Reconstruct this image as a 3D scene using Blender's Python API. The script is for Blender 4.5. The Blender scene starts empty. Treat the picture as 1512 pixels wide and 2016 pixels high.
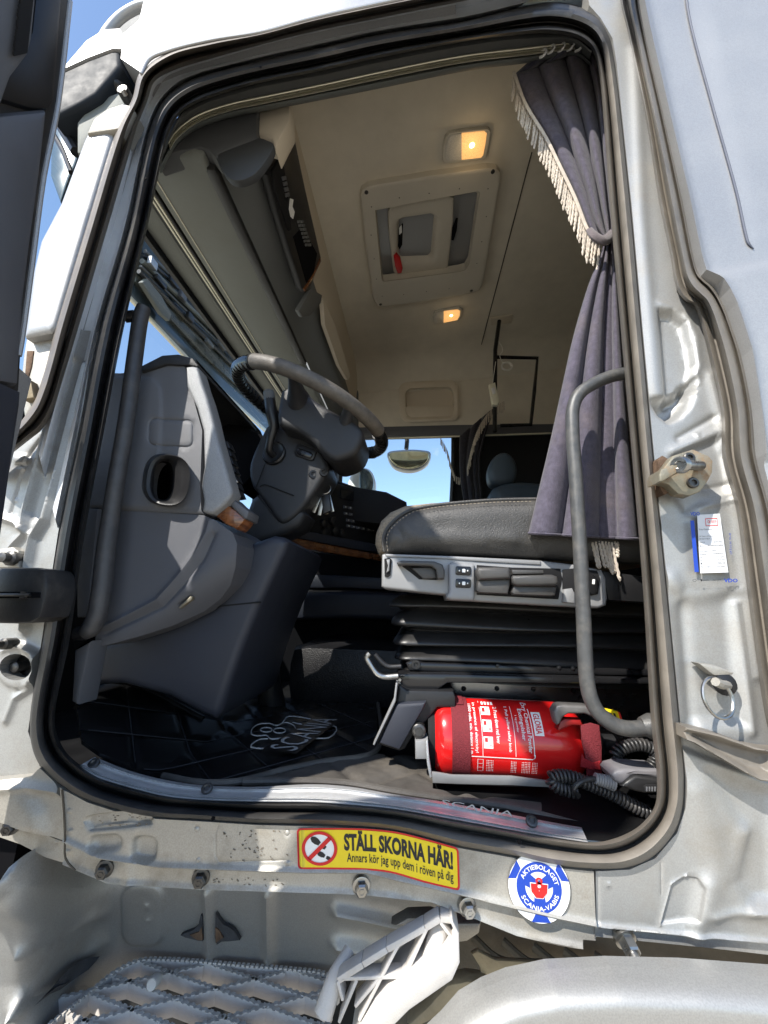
import bpy, bmesh, math, random
import numpy as np
from math import sin, cos, pi, radians, sqrt, exp
from mathutils import Vector, Matrix, geometry
random.seed(7)
S = bpy.context.scene
COL = S.collection

# ------------------------------------------------------------------ camera, sky, sun, exposure
CAM = np.array([0.0, -0.68, 1.75])
PITCH, YAW, ROLL, FPX = 12.8, 4.9, 1.5, 800.0
def _basis():
    p, y, r = map(radians, (PITCH, YAW, ROLL))
    f = np.array([-sin(y)*cos(p), cos(y)*cos(p), sin(p)])
    rt = np.array([cos(y), sin(y), 0.0]); up = np.cross(rt, f)
    return rt*cos(r)+up*sin(r), -rt*sin(r)+up*cos(r), f
CR, CU, CF = _basis()
cd = bpy.data.cameras.new('camera'); cam = bpy.data.objects.new('camera', cd); COL.objects.link(cam)
M = Matrix.Identity(4)
for i in range(3):
    M[i][0] = CR[i]; M[i][1] = CU[i]; M[i][2] = -CF[i]; M[i][3] = CAM[i]
cam.matrix_world = M
cd.sensor_fit = 'HORIZONTAL'; cd.sensor_width = 36.0; cd.lens = 36.0*FPX/1512.0
cd.clip_start = 0.02; cd.clip_end = 3000
S.camera = cam

SUN = Vector((-0.80, -0.95, 1.25)).normalized()
w = bpy.data.worlds.new('World'); S.world = w; w.use_nodes = True
nt = w.node_tree; bg = nt.nodes['Background']
sky = nt.nodes.new('ShaderNodeTexSky'); sky.sky_type = 'NISHITA'; sky.sun_disc = False
sky.sun_elevation = math.asin(SUN.z); sky.sun_rotation = math.atan2(SUN.x, SUN.y)
sky.air_density = 1.0; sky.dust_density = 0.4; sky.ozone_density = 1.5
nt.links.new(sky.outputs[0], bg.inputs[0]); bg.inputs[1].default_value = 0.15
sl = bpy.data.lights.new('sun', 'SUN'); so = bpy.data.objects.new('sun', sl); COL.objects.link(so)
sl.energy = 4.2; sl.angle = radians(0.55); sl.color = (1.0, 0.95, 0.87)
so.rotation_euler = SUN.to_track_quat('Z', 'Y').to_euler()
so.location = (-4, -5, 8)
S.view_settings.view_transform = 'Standard'; S.view_settings.look = 'None'
S.view_settings.exposure = 1.0; S.view_settings.gamma = 1.0; S.view_settings.use_curve_mapping = False
S.render.engine = 'CYCLES'
cy = S.cycles
cy.use_denoising = True; cy.max_bounces = 9; cy.diffuse_bounces = 6; cy.glossy_bounces = 4
cy.transmission_bounces = 6; cy.transparent_max_bounces = 8
cy.caustics_reflective = False; cy.caustics_refractive = False; cy.sample_clamp_indirect = 8.0
cy.use_adaptive_sampling = True; cy.adaptive_threshold = 0.015

# ------------------------------------------------------------------ place a measured sight line on a real plane
def ray(px, py): return CR*(px-756.0)/FPX - CU*(py-1008.0)/FPX + CF
def PY(px, py, Y=0.0):
    d = ray(px, py); return CAM + d*(Y-CAM[1])/d[1]
def PX(px, py, X):
    d = ray(px, py); return CAM + d*(X-CAM[0])/d[0]
def PZ(px, py, Z):
    d = ray(px, py); return CAM + d*(Z-CAM[2])/d[2]
def project(p):
    v = np.asarray(p, float)-CAM; z = v@CF; return 756.0+FPX*(v@CR)/z, 1008.0-FPX*(v@CU)/z
def PP(px, py, p0, n):
    d = ray(px, py); n = np.array(n, float); return CAM + d*(np.dot(np.array(p0)-CAM, n)/np.dot(d, n))
def zoom(x0, y0, s):
    return lambda *pts: [(x0+a*s, y0+b*s) for a, b in pts]

# ------------------------------------------------------------------ materials
def mat(name, col, rough=0.5, metal=0.0, spec=0.5, noise=0.12, nscale=6.0, bump=0.0, bscale=300.0, dirt=None, dirt_amt=0.0,
        dscale=3.0, coat=0.0, sheen=0.0, alpha=None, emit=None, estr=0.0, wave=None, trans=0.0, ior=1.45, rvar=0.1, flake=0.0):
    m = bpy.data.materials.new(name); m.use_nodes = True
    t = m.node_tree; b = t.nodes['Principled BSDF']; N = t.nodes.new; L = t.links.new
    b.inputs['Roughness'].default_value = rough; b.inputs['Metallic'].default_value = metal
    b.inputs['Specular IOR Level'].default_value = spec; b.inputs['Coat Weight'].default_value = coat
    b.inputs['Sheen Weight'].default_value = sheen; b.inputs['Transmission Weight'].default_value = trans
    b.inputs['IOR'].default_value = ior
    if alpha is not None: b.inputs['Alpha'].default_value = alpha
    tc = N('ShaderNodeTexCoord')
    n1 = N('ShaderNodeTexNoise'); n1.inputs['Scale'].default_value = nscale; n1.inputs['Detail'].default_value = 7; n1.inputs['Roughness'].default_value = 0.62
    L(tc.outputs['Object'], n1.inputs['Vector'])
    mx = N('ShaderNodeMix'); mx.data_type = 'RGBA'
    mx.inputs['A'].default_value = tuple(max(0, c*(1-noise)) for c in col)+(1,)
    mx.inputs['B'].default_value = tuple(min(1, c*(1+noise)) for c in col)+(1,)
    mr = N('ShaderNodeMapRange'); mr.inputs['From Min'].default_value = 0.3; mr.inputs['From Max'].default_value = 0.7
    L(n1.outputs['Fac'], mr.inputs['Value']); L(mr.outputs['Result'], mx.inputs['Factor'])
    out = mx.outputs['Result']
    if flake:
        nf = N('ShaderNodeTexNoise'); nf.inputs['Scale'].default_value = 520; nf.inputs['Detail'].default_value = 2
        L(tc.outputs['Object'], nf.inputs['Vector']); rf = N('ShaderNodeMapRange'); rf.inputs['From Min'].default_value = 0.35; rf.inputs['From Max'].default_value = 0.65
        rf.inputs['To Min'].default_value = 1-flake; rf.inputs['To Max'].default_value = 1+flake; L(nf.outputs['Fac'], rf.inputs['Value'])
        mf = N('ShaderNodeMix'); mf.data_type = 'RGBA'; mf.blend_type = 'MULTIPLY'; mf.inputs['Factor'].default_value = 1.0
        cb = N('ShaderNodeCombineColor'); [L(rf.outputs['Result'], cb.inputs[k]) for k in range(3)]
        L(out, mf.inputs['A']); L(cb.outputs[0], mf.inputs['B']); out = mf.outputs['Result']
    if wave:
        wv = N('ShaderNodeTexWave'); wv.inputs['Scale'].default_value = wave[0]; wv.inputs['Distortion'].default_value = wave[1]
        wv.inputs['Detail'].default_value = 4; wv.inputs['Detail Scale'].default_value = wave[3] if len(wave) > 3 else 2.0
        mp = N('ShaderNodeMapping'); mp.inputs['Scale'].default_value = wave[4] if len(wave) > 4 else (1, 1, 1)
        L(tc.outputs['Object'], mp.inputs['Vector']); L(mp.outputs['Vector'], wv.inputs['Vector'])
        m2 = N('ShaderNodeMix'); m2.data_type = 'RGBA'; m2.inputs['B'].default_value = tuple(wave[2])+(1,)
        L(wv.outputs['Fac'], m2.inputs['Factor']); L(out, m2.inputs['A']); out = m2.outputs['Result']
    if dirt:
        n2 = N('ShaderNodeTexNoise'); n2.inputs['Scale'].default_value = dscale; n2.inputs['Detail'].default_value = 9; n2.inputs['Roughness'].default_value = 0.7
        L(tc.outputs['Object'], n2.inputs['Vector'])
        r2 = N('ShaderNodeMapRange'); r2.inputs['From Min'].default_value = 0.5; r2.inputs['From Max'].default_value = 0.72; r2.inputs['To Max'].default_value = dirt_amt
        L(n2.outputs['Fac'], r2.inputs['Value'])
        m3 = N('ShaderNodeMix'); m3.data_type = 'RGBA'; m3.inputs['B'].default_value = tuple(dirt)+(1,)
        L(r2.outputs['Result'], m3.inputs['Factor']); L(out, m3.inputs['A']); out = m3.outputs['Result']
        ra = N('ShaderNodeMapRange'); ra.inputs['To Min'].default_value = rough; ra.inputs['To Max'].default_value = min(1, rough+0.4)
        L(r2.outputs['Result'], ra.inputs['Value']); L(ra.outputs['Result'], b.inputs['Roughness'])
    elif rvar:
        ra = N('ShaderNodeMapRange'); ra.inputs['To Min'].default_value = max(0.02, rough-rvar); ra.inputs['To Max'].default_value = min(1, rough+rvar)
        ra.inputs['From Min'].default_value = 0.3; ra.inputs['From Max'].default_value = 0.7
        L(n1.outputs['Fac'], ra.inputs['Value']); L(ra.outputs['Result'], b.inputs['Roughness'])
    L(out, b.inputs['Base Color'])
    if bump:
        n3 = N('ShaderNodeTexNoise'); n3.inputs['Scale'].default_value = bscale; n3.inputs['Detail'].default_value = 3
        L(tc.outputs['Object'], n3.inputs['Vector'])
        bp = N('ShaderNodeBump'); bp.inputs['Strength'].default_value = bump; bp.inputs['Distance'].default_value = 0.002
        L(n3.outputs['Fac'], bp.inputs['Height']); L(bp.outputs['Normal'], b.inputs['Normal'])
    if emit:
        b.inputs['Emission Color'].default_value = tuple(emit)+(1,); b.inputs['Emission Strength'].default_value = estr
    return m
JAMB = mat('jamb_paint', (0.74, 0.77, 0.81), 0.32, 0.1, 0.5, 0.06, 7, 0.08, 1200, (0.25, 0.21, 0.16), 0.5, 6.0, coat=0.3)
GUTT = mat('gutter_rubber_brown', (0.12, 0.102, 0.085), 0.45, 0, 0.5, 0.2, 14, 0.1, 350, (0.16, 0.135, 0.105), 0.5, 7.0)
TRIMS = mat('silver_grain_trim', (0.27, 0.275, 0.28), 0.5, 0.35, 0.5, 0.55, 900, 0.5, 1500)
SILVER = mat('silver_paint', (0.355, 0.355, 0.345), 0.52, 0.62, 0.5, 0.05, 7, 0.08, 1400, (0.25, 0.21, 0.15), 0.45, 6.0, coat=0.08, flake=0.07)
SILVER2 = mat('silver_paint_dusty', (0.385, 0.368, 0.33), 0.54, 0.55, 0.5, 0.08, 9, 0.12, 900, (0.25, 0.21, 0.15), 0.8, 8.0, flake=0.08)
BODY = mat('body_paint', (0.36, 0.362, 0.365), 0.45, 0.5, 0.5, 0.03, 3, 0.04, 1000, coat=0.15, flake=0.06)
RUB = mat('black_rubber', (0.022, 0.022, 0.023), 0.42, 0, 0.5, 0.3, 14, 0.12, 350, (0.13, 0.115, 0.095), 0.45, 7.0)
RUBD = mat('dusty_sunlit_rubber', (0.05, 0.046, 0.042), 0.5, 0, 0.5, 0.3, 30, 0.15, 300, (0.2, 0.175, 0.14), 0.8, 6.0)
DASH = mat('dash_grey_plastic', (0.105, 0.108, 0.118), 0.48, 0, 0.5, 0.08, 4, 0.35, 1400, (0.11, 0.105, 0.1), 0.4, 5.0)
DASHL = mat('dash_lower_plastic', (0.085, 0.088, 0.100), 0.5, 0, 0.5, 0.08, 4, 0.35, 1400)
NAVYD = mat('navy_dark_plastic', (0.011, 0.013, 0.020), 0.5, 0, 0.3, 0.1, 5, 0.3, 1200)
NAVY = mat('navy_plastic', (0.028, 0.031, 0.042), 0.45, 0, 0.5, 0.1, 5, 0.3, 1200)
COLM = mat('column_plastic', (0.024, 0.0245, 0.027), 0.42, 0, 0.45, 0.12, 6, 0.3, 1300, (0.05, 0.047, 0.043), 0.4, 9.0)
BLK = mat('black_plastic', (0.014, 0.014, 0.015), 0.38, 0, 0.5, 0.2, 8, 0.15, 900)
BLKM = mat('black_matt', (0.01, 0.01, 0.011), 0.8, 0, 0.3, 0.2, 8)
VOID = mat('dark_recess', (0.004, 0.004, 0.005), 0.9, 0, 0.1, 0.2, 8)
GLOSS = mat('black_gloss_paint', (0.012, 0.012, 0.013), 0.16, 0, 0.5, 0.2, 8, rvar=0.05)
STRIM = mat('silver_trim', (0.42, 0.43, 0.44), 0.42, 0.5, 0.5, 0.2, 700, 0.3, 1500)
BEIGE = mat('beige_lining', (0.68, 0.63, 0.53), 0.88, 0, 0.2, 0.06, 9, 0.35, 500, sheen=0.1)
BEIGEP = mat('beige_plastic', (0.62, 0.55, 0.44), 0.55, 0, 0.4, 0.04, 6, 0.2, 1300)
HATCH = mat('hatch_plastic', (0.58, 0.54, 0.46), 0.5, 0, 0.4, 0.04, 6, 0.2, 1300)
SHELF = mat('shelf_grey_green', (0.185, 0.195, 0.18), 0.62, 0, 0.3, 0.06, 4, 0.3, 1200, (0.17, 0.17, 0.15), 0.5, 4.0)
SHELFD = mat('shelf_dark_grey', (0.12, 0.125, 0.125), 0.6, 0, 0.4, 0.06, 4, 0.3, 1200)
CREAMST = mat('cream_strip', (0.75, 0.72, 0.58), 0.35, 0.2, 0.5, 0.05, 5)
ALU = mat('aluminium', (0.86, 0.86, 0.86), 0.40, 0.7, 0.5, 0.06, 40, 0.05, 200, (0.4, 0.36, 0.3), 0.35, 9.0)
STEEL = mat('steel', (0.36, 0.355, 0.34), 0.33, 1.0, 0.5, 0.15, 60)
BOLT = mat('dark_bolt', (0.09, 0.088, 0.085), 0.42, 0.8, 0.5, 0.3, 60)
ZINC = mat('yellow_zinc', (0.27, 0.245, 0.185), 0.5, 0.6, 0.5, 0.25, 25, 0.2, 300, (0.30, 0.16, 0.07), 0.9, 28.0)
GRIP = mat('handle_grey', (0.065, 0.066, 0.066), 0.4, 0.1, 0.5, 0.2, 80, 0.25, 600, (0.2, 0.18, 0.15), 0.35, 30.0)
GRIPB = mat('handle_black', (0.05, 0.05, 0.053), 0.4, 0.1, 0.5, 0.2, 60, 0.25, 900, (0.13, 0.12, 0.1), 0.3, 20.0)
VELVET = mat('grey_velvet', (0.082, 0.074, 0.098), 0.95, 0, 0.1, 0.25, 90, 0.8, 450, (0.21, 0.17, 0.13), 0.35, 7.0, sheen=0.15)
VELVETB = mat('velvet_shaded_head', (0.045, 0.045, 0.065), 0.95, 0, 0.1, 0.2, 90, 0.6, 450, sheen=0.2)  # darker velvet copy, the header's shade put into its colour
FRINGE = mat('cream_fringe', (0.50, 0.44, 0.37), 0.85, 0, 0.2, 0.2, 60, 0.6, 600)
LEATH = mat('black_leather', (0.052, 0.05, 0.047), 0.42, 0, 0.5, 0.2, 12, 0.7, 420, (0.12, 0.11, 0.1), 0.4, 6.0)
TWEED = mat('tan_seat_fabric', (0.25, 0.205, 0.15), 0.9, 0, 0.2, 0.4, 260, 0.7, 350)
SEATP = mat('seat_panel_grey', (0.25, 0.252, 0.255), 0.45, 0.1, 0.5, 0.08, 12, 0.25, 1200, (0.2, 0.19, 0.18), 0.3, 12.0)
SEATB = mat('seat_lever_black', (0.06, 0.058, 0.056), 0.42, 0.1, 0.5, 0.1, 12, 0.3, 900)
BELL = mat('bellows_rubber', (0.017, 0.0165, 0.0165), 0.36, 0, 0.5, 0.2, 12, 0.2, 500)
RED = mat('red_cylinder_paint', (0.62, 0.012, 0.012), 0.22, 0, 0.5, 0.05, 6, coat=0.5, rvar=0.04)
STRAP = mat('dark_red_webbing', (0.16, 0.022, 0.028), 0.75, 0, 0.3, 0.3, 400, 0.8, 700)
WHITE = mat('white_print', (0.78, 0.78, 0.76), 0.45, 0, 0.4, 0.04, 30)
REDP = mat('red_print', (0.6, 0.02, 0.02), 0.4, 0, 0.4, 0.04, 30)
YEL = mat('yellow_print', (0.80, 0.60, 0.015), 0.38, 0, 0.4, 0.05, 30, coat=0.15)
INK = mat('black_print', (0.02, 0.02, 0.022), 0.5, 0, 0.4, 0.1, 30)
BLUE = mat('blue_print', (0.015, 0.055, 0.36), 0.4, 0, 0.4, 0.05, 30)
LOGO = mat('logo_stitch', (0.40, 0.39, 0.37), 0.8, 0, 0.2, 0.3, 300, 0.5, 500)
MAT_ = mat('mat_leatherette', (0.007, 0.007, 0.0075), 0.3, 0, 0.35, 0.3, 12, 0.3, 500, (0.05, 0.045, 0.038), 0.4, 5.0)
CARP = mat('floor_rubber', (0.006, 0.006, 0.0065), 0.6, 0, 0.2, 0.3, 12, 0.3, 400)
MATDUST = mat('mat_dusty', (0.075, 0.068, 0.06), 0.55, 0, 0.4, 0.3, 14, 0.3, 400, (0.16, 0.14, 0.115), 0.7, 6.0)
WOOD = mat('walnut_trim', (0.22, 0.085, 0.03), 0.3, 0, 0.5, 0.3, 8, coat=0.5, wave=(9, 7, (0.10, 0.032, 0.010), 2.5, (1, 1, 9)))
GLASS = mat('window_glass', (0.9, 0.97, 0.97), 0.0, 0, 0.5, 0, 1, trans=1.0, ior=1.01, rvar=0)
STEPP = mat('step_grey_plastic', (0.53, 0.505, 0.475), 0.55, 0, 0.4, 0.08, 14, 0.25, 500, (0.36, 0.32, 0.27), 0.6, 8.0)
CORD = mat('cord_black', (0.03, 0.03, 0.031), 0.38, 0, 0.5, 0.15, 40, 0.15, 400, (0.12, 0.11, 0.1), 0.5, 14.0)
CABW = mat('white_cable', (0.75, 0.72, 0.65), 0.45)
RUST = mat('rust', (0.13, 0.085, 0.058), 0.9, 0, 0.2, 0.5, 60, 0.5, 300)
RUSTD = mat('bare_primer', (0.05, 0.052, 0.058), 0.8, 0, 0.3, 0.3, 60, 0.4, 300)
MIRR = mat('mirror_glass', (0.9, 0.9, 0.9), 0.02, 1.0, 0.5, 0, 1, rvar=0)
VISOR = mat('sun_visor_acrylic', (0.055, 0.09, 0.12), 0.16, 0, 0.5, 0.2, 3)
LENSC = mat('lamp_lens_clear', (0.62, 0.60, 0.55), 0.25, 0, 0.5, 0.2, 400, 0.5, 500)
LENSA = mat('lamp_lens_lit', (0.8, 0.52, 0.25), 0.3, 0, 0.5, 0.25, 300, 0.6, 450, emit=(1.0, 0.5, 0.16), estr=0.40)
BULB = mat('lamp_bulb_glow', (1, 0.8, 0.4), 0.3, emit=(1.0, 0.72, 0.26), estr=6.0)
BUTN = mat('button_legend', (0.55, 0.55, 0.5), 0.4)
BLUEG = mat('head_rest_leather', (0.045, 0.058, 0.07), 0.45, 0, 0.5, 0.1, 12, 0.4, 400)
GROUND = mat('gravel_yard', (0.44, 0.39, 0.31), 0.9, 0, 0.2, 0.3, 3, 0.5, 60, (0.24, 0.22, 0.19), 0.6, 0.8)
TAN = mat('chassis_dust', (0.32, 0.265, 0.18), 0.85, 0, 0.2, 0.3, 12, 0.4, 200)
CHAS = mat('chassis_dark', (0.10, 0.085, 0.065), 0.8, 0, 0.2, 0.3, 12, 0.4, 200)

# ------------------------------------------------------------------ object helpers
OFF = {}                                   # world position of every Empty's base
def thing(name, label, cat, loc=(0, 0, 0), group=None):
    o = bpy.data.objects.new(name, None); COL.objects.link(o); o.location = loc; o.empty_display_size = 0.1
    o['label'] = label; o['category'] = cat
    if group: o['group'] = group
    OFF[o] = np.array(loc, float); return o
def obj(name, verts, faces, m, parent=None, smooth=True, kind=None, label=None, cat=None):
    off = OFF.get(parent, np.zeros(3))
    V = [tuple(np.asarray(v, float)-off) for v in verts]
    me = bpy.data.meshes.new(name); me.from_pydata(V, [], [tuple(f) for f in faces]); me.validate()
    me.materials.append(m)
    if smooth: me.polygons.foreach_set('use_smooth', [True]*len(me.polygons))
    o = bpy.data.objects.new(name, me); COL.objects.link(o)
    if parent is not None: o.parent = parent
    OFF[o] = off
    if kind: o['kind'] = kind
    if label: o['label'] = label
    if cat: o['category'] = cat
    return o
def sharp(o, ang=40):
    me = o.data
    me.set_sharp_from_angle(angle=radians(ang)); return o
class MB:                                   # collects shapes for ONE mesh
    def __init__(s): s.v = []; s.f = []
    def add(s, vs, fs):
        k = len(s.v); s.v += [np.asarray(v, float) for v in vs]; s.f += [tuple(k+i for i in f) for f in fs]; return s
    def box(s, c, size, axes=None, bev=0.0):
        c = np.asarray(c, float); h = np.asarray(size, float)/2
        A = np.eye(3) if axes is None else np.asarray(axes, float)
        if bev <= 0:
            vs = [c+A[0]*x*h[0]+A[1]*y*h[1]+A[2]*z*h[2] for x in (-1, 1) for y in (-1, 1) for z in (-1, 1)]
            return s.add(vs, [(0, 1, 3, 2), (4, 6, 7, 5), (0, 4, 5, 1), (2, 3, 7, 6), (0, 2, 6, 4), (1, 5, 7, 3)])
        bm = bmesh.new(); bmesh.ops.create_cube(bm, size=1)
        for v in bm.verts: v.co = Vector((v.co.x*2*h[0], v.co.y*2*h[1], v.co.z*2*h[2]))
        bmesh.ops.bevel(bm, geom=bm.edges[:], offset=min(bev, min(h)*0.9), segments=2, affect='EDGES', profile=0.6)
        bm.verts.index_update()
        vs = [c+A[0]*v.co.x+A[1]*v.co.y+A[2]*v.co.z for v in bm.verts]; fs = [[v.index for v in f.verts] for f in bm.faces]; bm.free()
        return s.add(vs, fs)
    def bar(s, a, b, wd, ht, up=(0, 0, 1), bev=0.0):
        a = np.asarray(a, float); b = np.asarray(b, float); d = b-a; L = np.linalg.norm(d); d /= L
        u = np.asarray(up, float); x = np.cross(u, d); x /= np.linalg.norm(x); u = np.cross(d, x)
        return s.box((a+b)/2, (L, wd, ht), (d, x, u), bev)
    def tube(s, pts, r, n=10, smooth=4, caps=True, closed=False, flat=1.0):
        P = spline(pts, smooth, closed) if smooth else [np.asarray(p, float) for p in pts]
        m = len(P); rr = [r]*m if np.isscalar(r) else list(np.interp(np.linspace(0, 1, m), np.linspace(0, 1, len(r)), r))
        k = len(s.v); prev = None
        for i in range(m):
            t = (P[(i+1) % m]-P[i-1]) if closed else (P[min(i+1, m-1)]-P[max(i-1, 0)])
            t = t/(np.linalg.norm(t)+1e-12)
            if prev is None:
                a = np.array([0, 0, 1.0]) if abs(t[2]) < 0.9 else np.array([1.0, 0, 0])
                x = np.cross(a, t)
            else: x = prev-t*np.dot(prev, t)
            x /= np.linalg.norm(x)+1e-12; prev = x; y = np.cross(t, x)
            for j in range(n):
                q = 2*pi*j/n; s.v.append(P[i]+rr[i]*(cos(q)*x*flat+sin(q)*y))
        for i in range(m if closed else m-1):
            for j in range(n):
                a, b = k+i*n+j, k+i*n+(j+1) % n; c, d = k+((i+1) % m)*n+(j+1) % n, k+((i+1) % m)*n+j
                s.f.append((a, b, c, d))
        if caps and not closed:
            s.f.append(tuple(k+j for j in reversed(range(n)))); s.f.append(tuple(k+(m-1)*n+j for j in range(n)))
        return s
    def grid(s, rows, closed=False, cap=False):
        k = len(s.v); n = len(rows[0]); m = len(rows)
        for r in rows: s.v += [np.asarray(p, float) for p in r]
        for i in range(m-1):
            for j in range(n if closed else n-1):
                s.f.append((k+i*n+j, k+i*n+(j+1) % n, k+(i+1)*n+(j+1) % n, k+(i+1)*n+j))
        if cap:
            s.f.append(tuple(k+j for j in reversed(range(n)))); s.f.append(tuple(k+(m-1)*n+j for j in range(n)))
        return s
    def lathe(s, c, axis, prof, n=24, caps=True):      # prof: (radius, distance along axis)
        ax = np.asarray(axis, float); ax /= np.linalg.norm(ax)
        a = np.array([0, 0, 1.0]) if abs(ax[2]) < 0.9 else np.array([1.0, 0, 0])
        x = np.cross(a, ax); x /= np.linalg.norm(x); y = np.cross(ax, x); c = np.asarray(c, float)
        return s.grid([[c+ax*h+r*(cos(2*pi*j/n)*x+sin(2*pi*j/n)*y) for j in range(n)] for r, h in prof], closed=True, cap=caps)
    def build(s, name, m, parent=None, smooth=True, ang=40, **kw):
        o = obj(name, s.v, s.f, m, parent, smooth, **kw)
        if smooth and ang: sharp(o, ang)
        return o
def spline(pts, k=6, closed=False):
    P = [np.asarray(p, float) for p in pts]; n = len(P)
    if n < 3 or k <= 1: return P
    out = []
    for i in range(n if closed else n-1):
        p1, p2 = P[i], P[(i+1) % n]
        p0 = P[i-1] if (closed or i > 0) else 2*p1-p2
        p3 = P[(i+2) % n] if (closed or i+2 < n) else 2*p2-p1
        # centripetal form keeps uneven spacing from overshooting
        t01 = max(np.linalg.norm(p1-p0), 1e-9)**0.5; t12 = max(np.linalg.norm(p2-p1), 1e-9)**0.5; t23 = max(np.linalg.norm(p3-p2), 1e-9)**0.5
        m1 = p2-p1+t12*((p1-p0)/t01-(p2-p0)/(t01+t12)); m2 = p2-p1+t12*((p3-p2)/t23-(p3-p1)/(t12+t23))
        a = 2*(p1-p2)+m1+m2; b = -3*(p1-p2)-2*m1-m2
        for q in range(k):
            t = q/k; out.append(a*t**3+b*t*t+m1*t+p1)
    if not closed: out.append(P[-1])
    return out
def resample(pts, n):
    P = np.array([np.asarray(p, float) for p in pts]); d = np.r_[0, np.cumsum(np.linalg.norm(np.diff(P, axis=0), axis=1))]
    t = np.linspace(0, d[-1], n); return np.stack([np.interp(t, d, P[:, i]) for i in range(P.shape[1])], 1)
def strip_px(name, stations, levels, m, parent, closed=False, k=8, **kw):
    """loft along paired image stations (x0,y0,x1,y1); levels = (t, Y): t from contour 0 to contour 1, real depth Y (may be a function of station index)."""
    st = np.array(spline(stations, k, closed)); mb = MB(); rows = []
    for t, Y in levels:
        r = []
        for i, q in enumerate(st):
            yy = Y(i/len(st)) if callable(Y) else Y
            r.append(PY(q[0]+(q[2]-q[0])*t, q[1]+(q[3]-q[1])*t, yy))
        if closed: r.append(r[0])
        rows.append(r)
    mb.grid(rows); return mb.build(name, m, parent, **kw)
def pdist(P, A, B):
    d = B-A; t = np.clip(((P-A)@d)/(d@d+1e-12), 0, 1); return np.linalg.norm(P-(A+t[:, None]*d), axis=1)
def polydist(P, poly):
    P = np.asarray(P, float); Q = np.asarray(poly, float); n = len(Q); dm = np.full(len(P), 1e9); ins = np.zeros(len(P), bool)
    for i in range(n):
        a, b = Q[i], Q[(i+1) % n]; dm = np.minimum(dm, pdist(P, a, b))
        c = ((a[1] > P[:, 1]) != (b[1] > P[:, 1]))
        with np.errstate(divide='ignore', invalid='ignore'):
            xx = (b[0]-a[0])*(P[:, 1]-a[1])/(b[1]-a[1]+1e-12)+a[0]
        ins ^= (c & (P[:, 0] < xx))
    return np.where(ins, dm, -dm)          # positive inside
def sstep(x): x = np.clip(x, 0, 1); return x*x*(3-2*x)
def tagf(f, pts, offs): f.fine = (pts, offs); return f
def f_poly(poly, h, soft): return tagf(lambda P: h*sstep(polydist(P, poly)/soft+0.5), list(poly)+[poly[0]], (-soft*.55, -soft*.25, 0, soft*.25, soft*.55))
def f_ridge(pts, wd, h):
    def f(P):
        d = np.full(len(P), 1e9)
        for a, b in zip(pts[:-1], pts[1:]): d = np.minimum(d, pdist(P, np.array(a, float), np.array(b, float)))
        return h*np.exp(-(d/wd)**2)
    return tagf(f, pts, (-wd*2, -wd*1.1, -wd*.5, 0, wd*.5, wd*1.1, wd*2))
def f_slot(pts, half, h, soft):
    def f(P):
        d = np.full(len(P), 1e9)
        for a, b in zip(pts[:-1], pts[1:]): d = np.minimum(d, pdist(P, np.array(a, float), np.array(b, float)))
        return h*sstep((half-d)/soft+0.5)
    return tagf(f, pts, tuple(sg*(half+o*soft) for sg in (-1, 1) for o in (-.5, -.2, .2, .5))+(0,))
def f_circ(c, r, h, soft): return f_slot([c, (c[0]+0.01, c[1])], r, h, soft)
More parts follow.
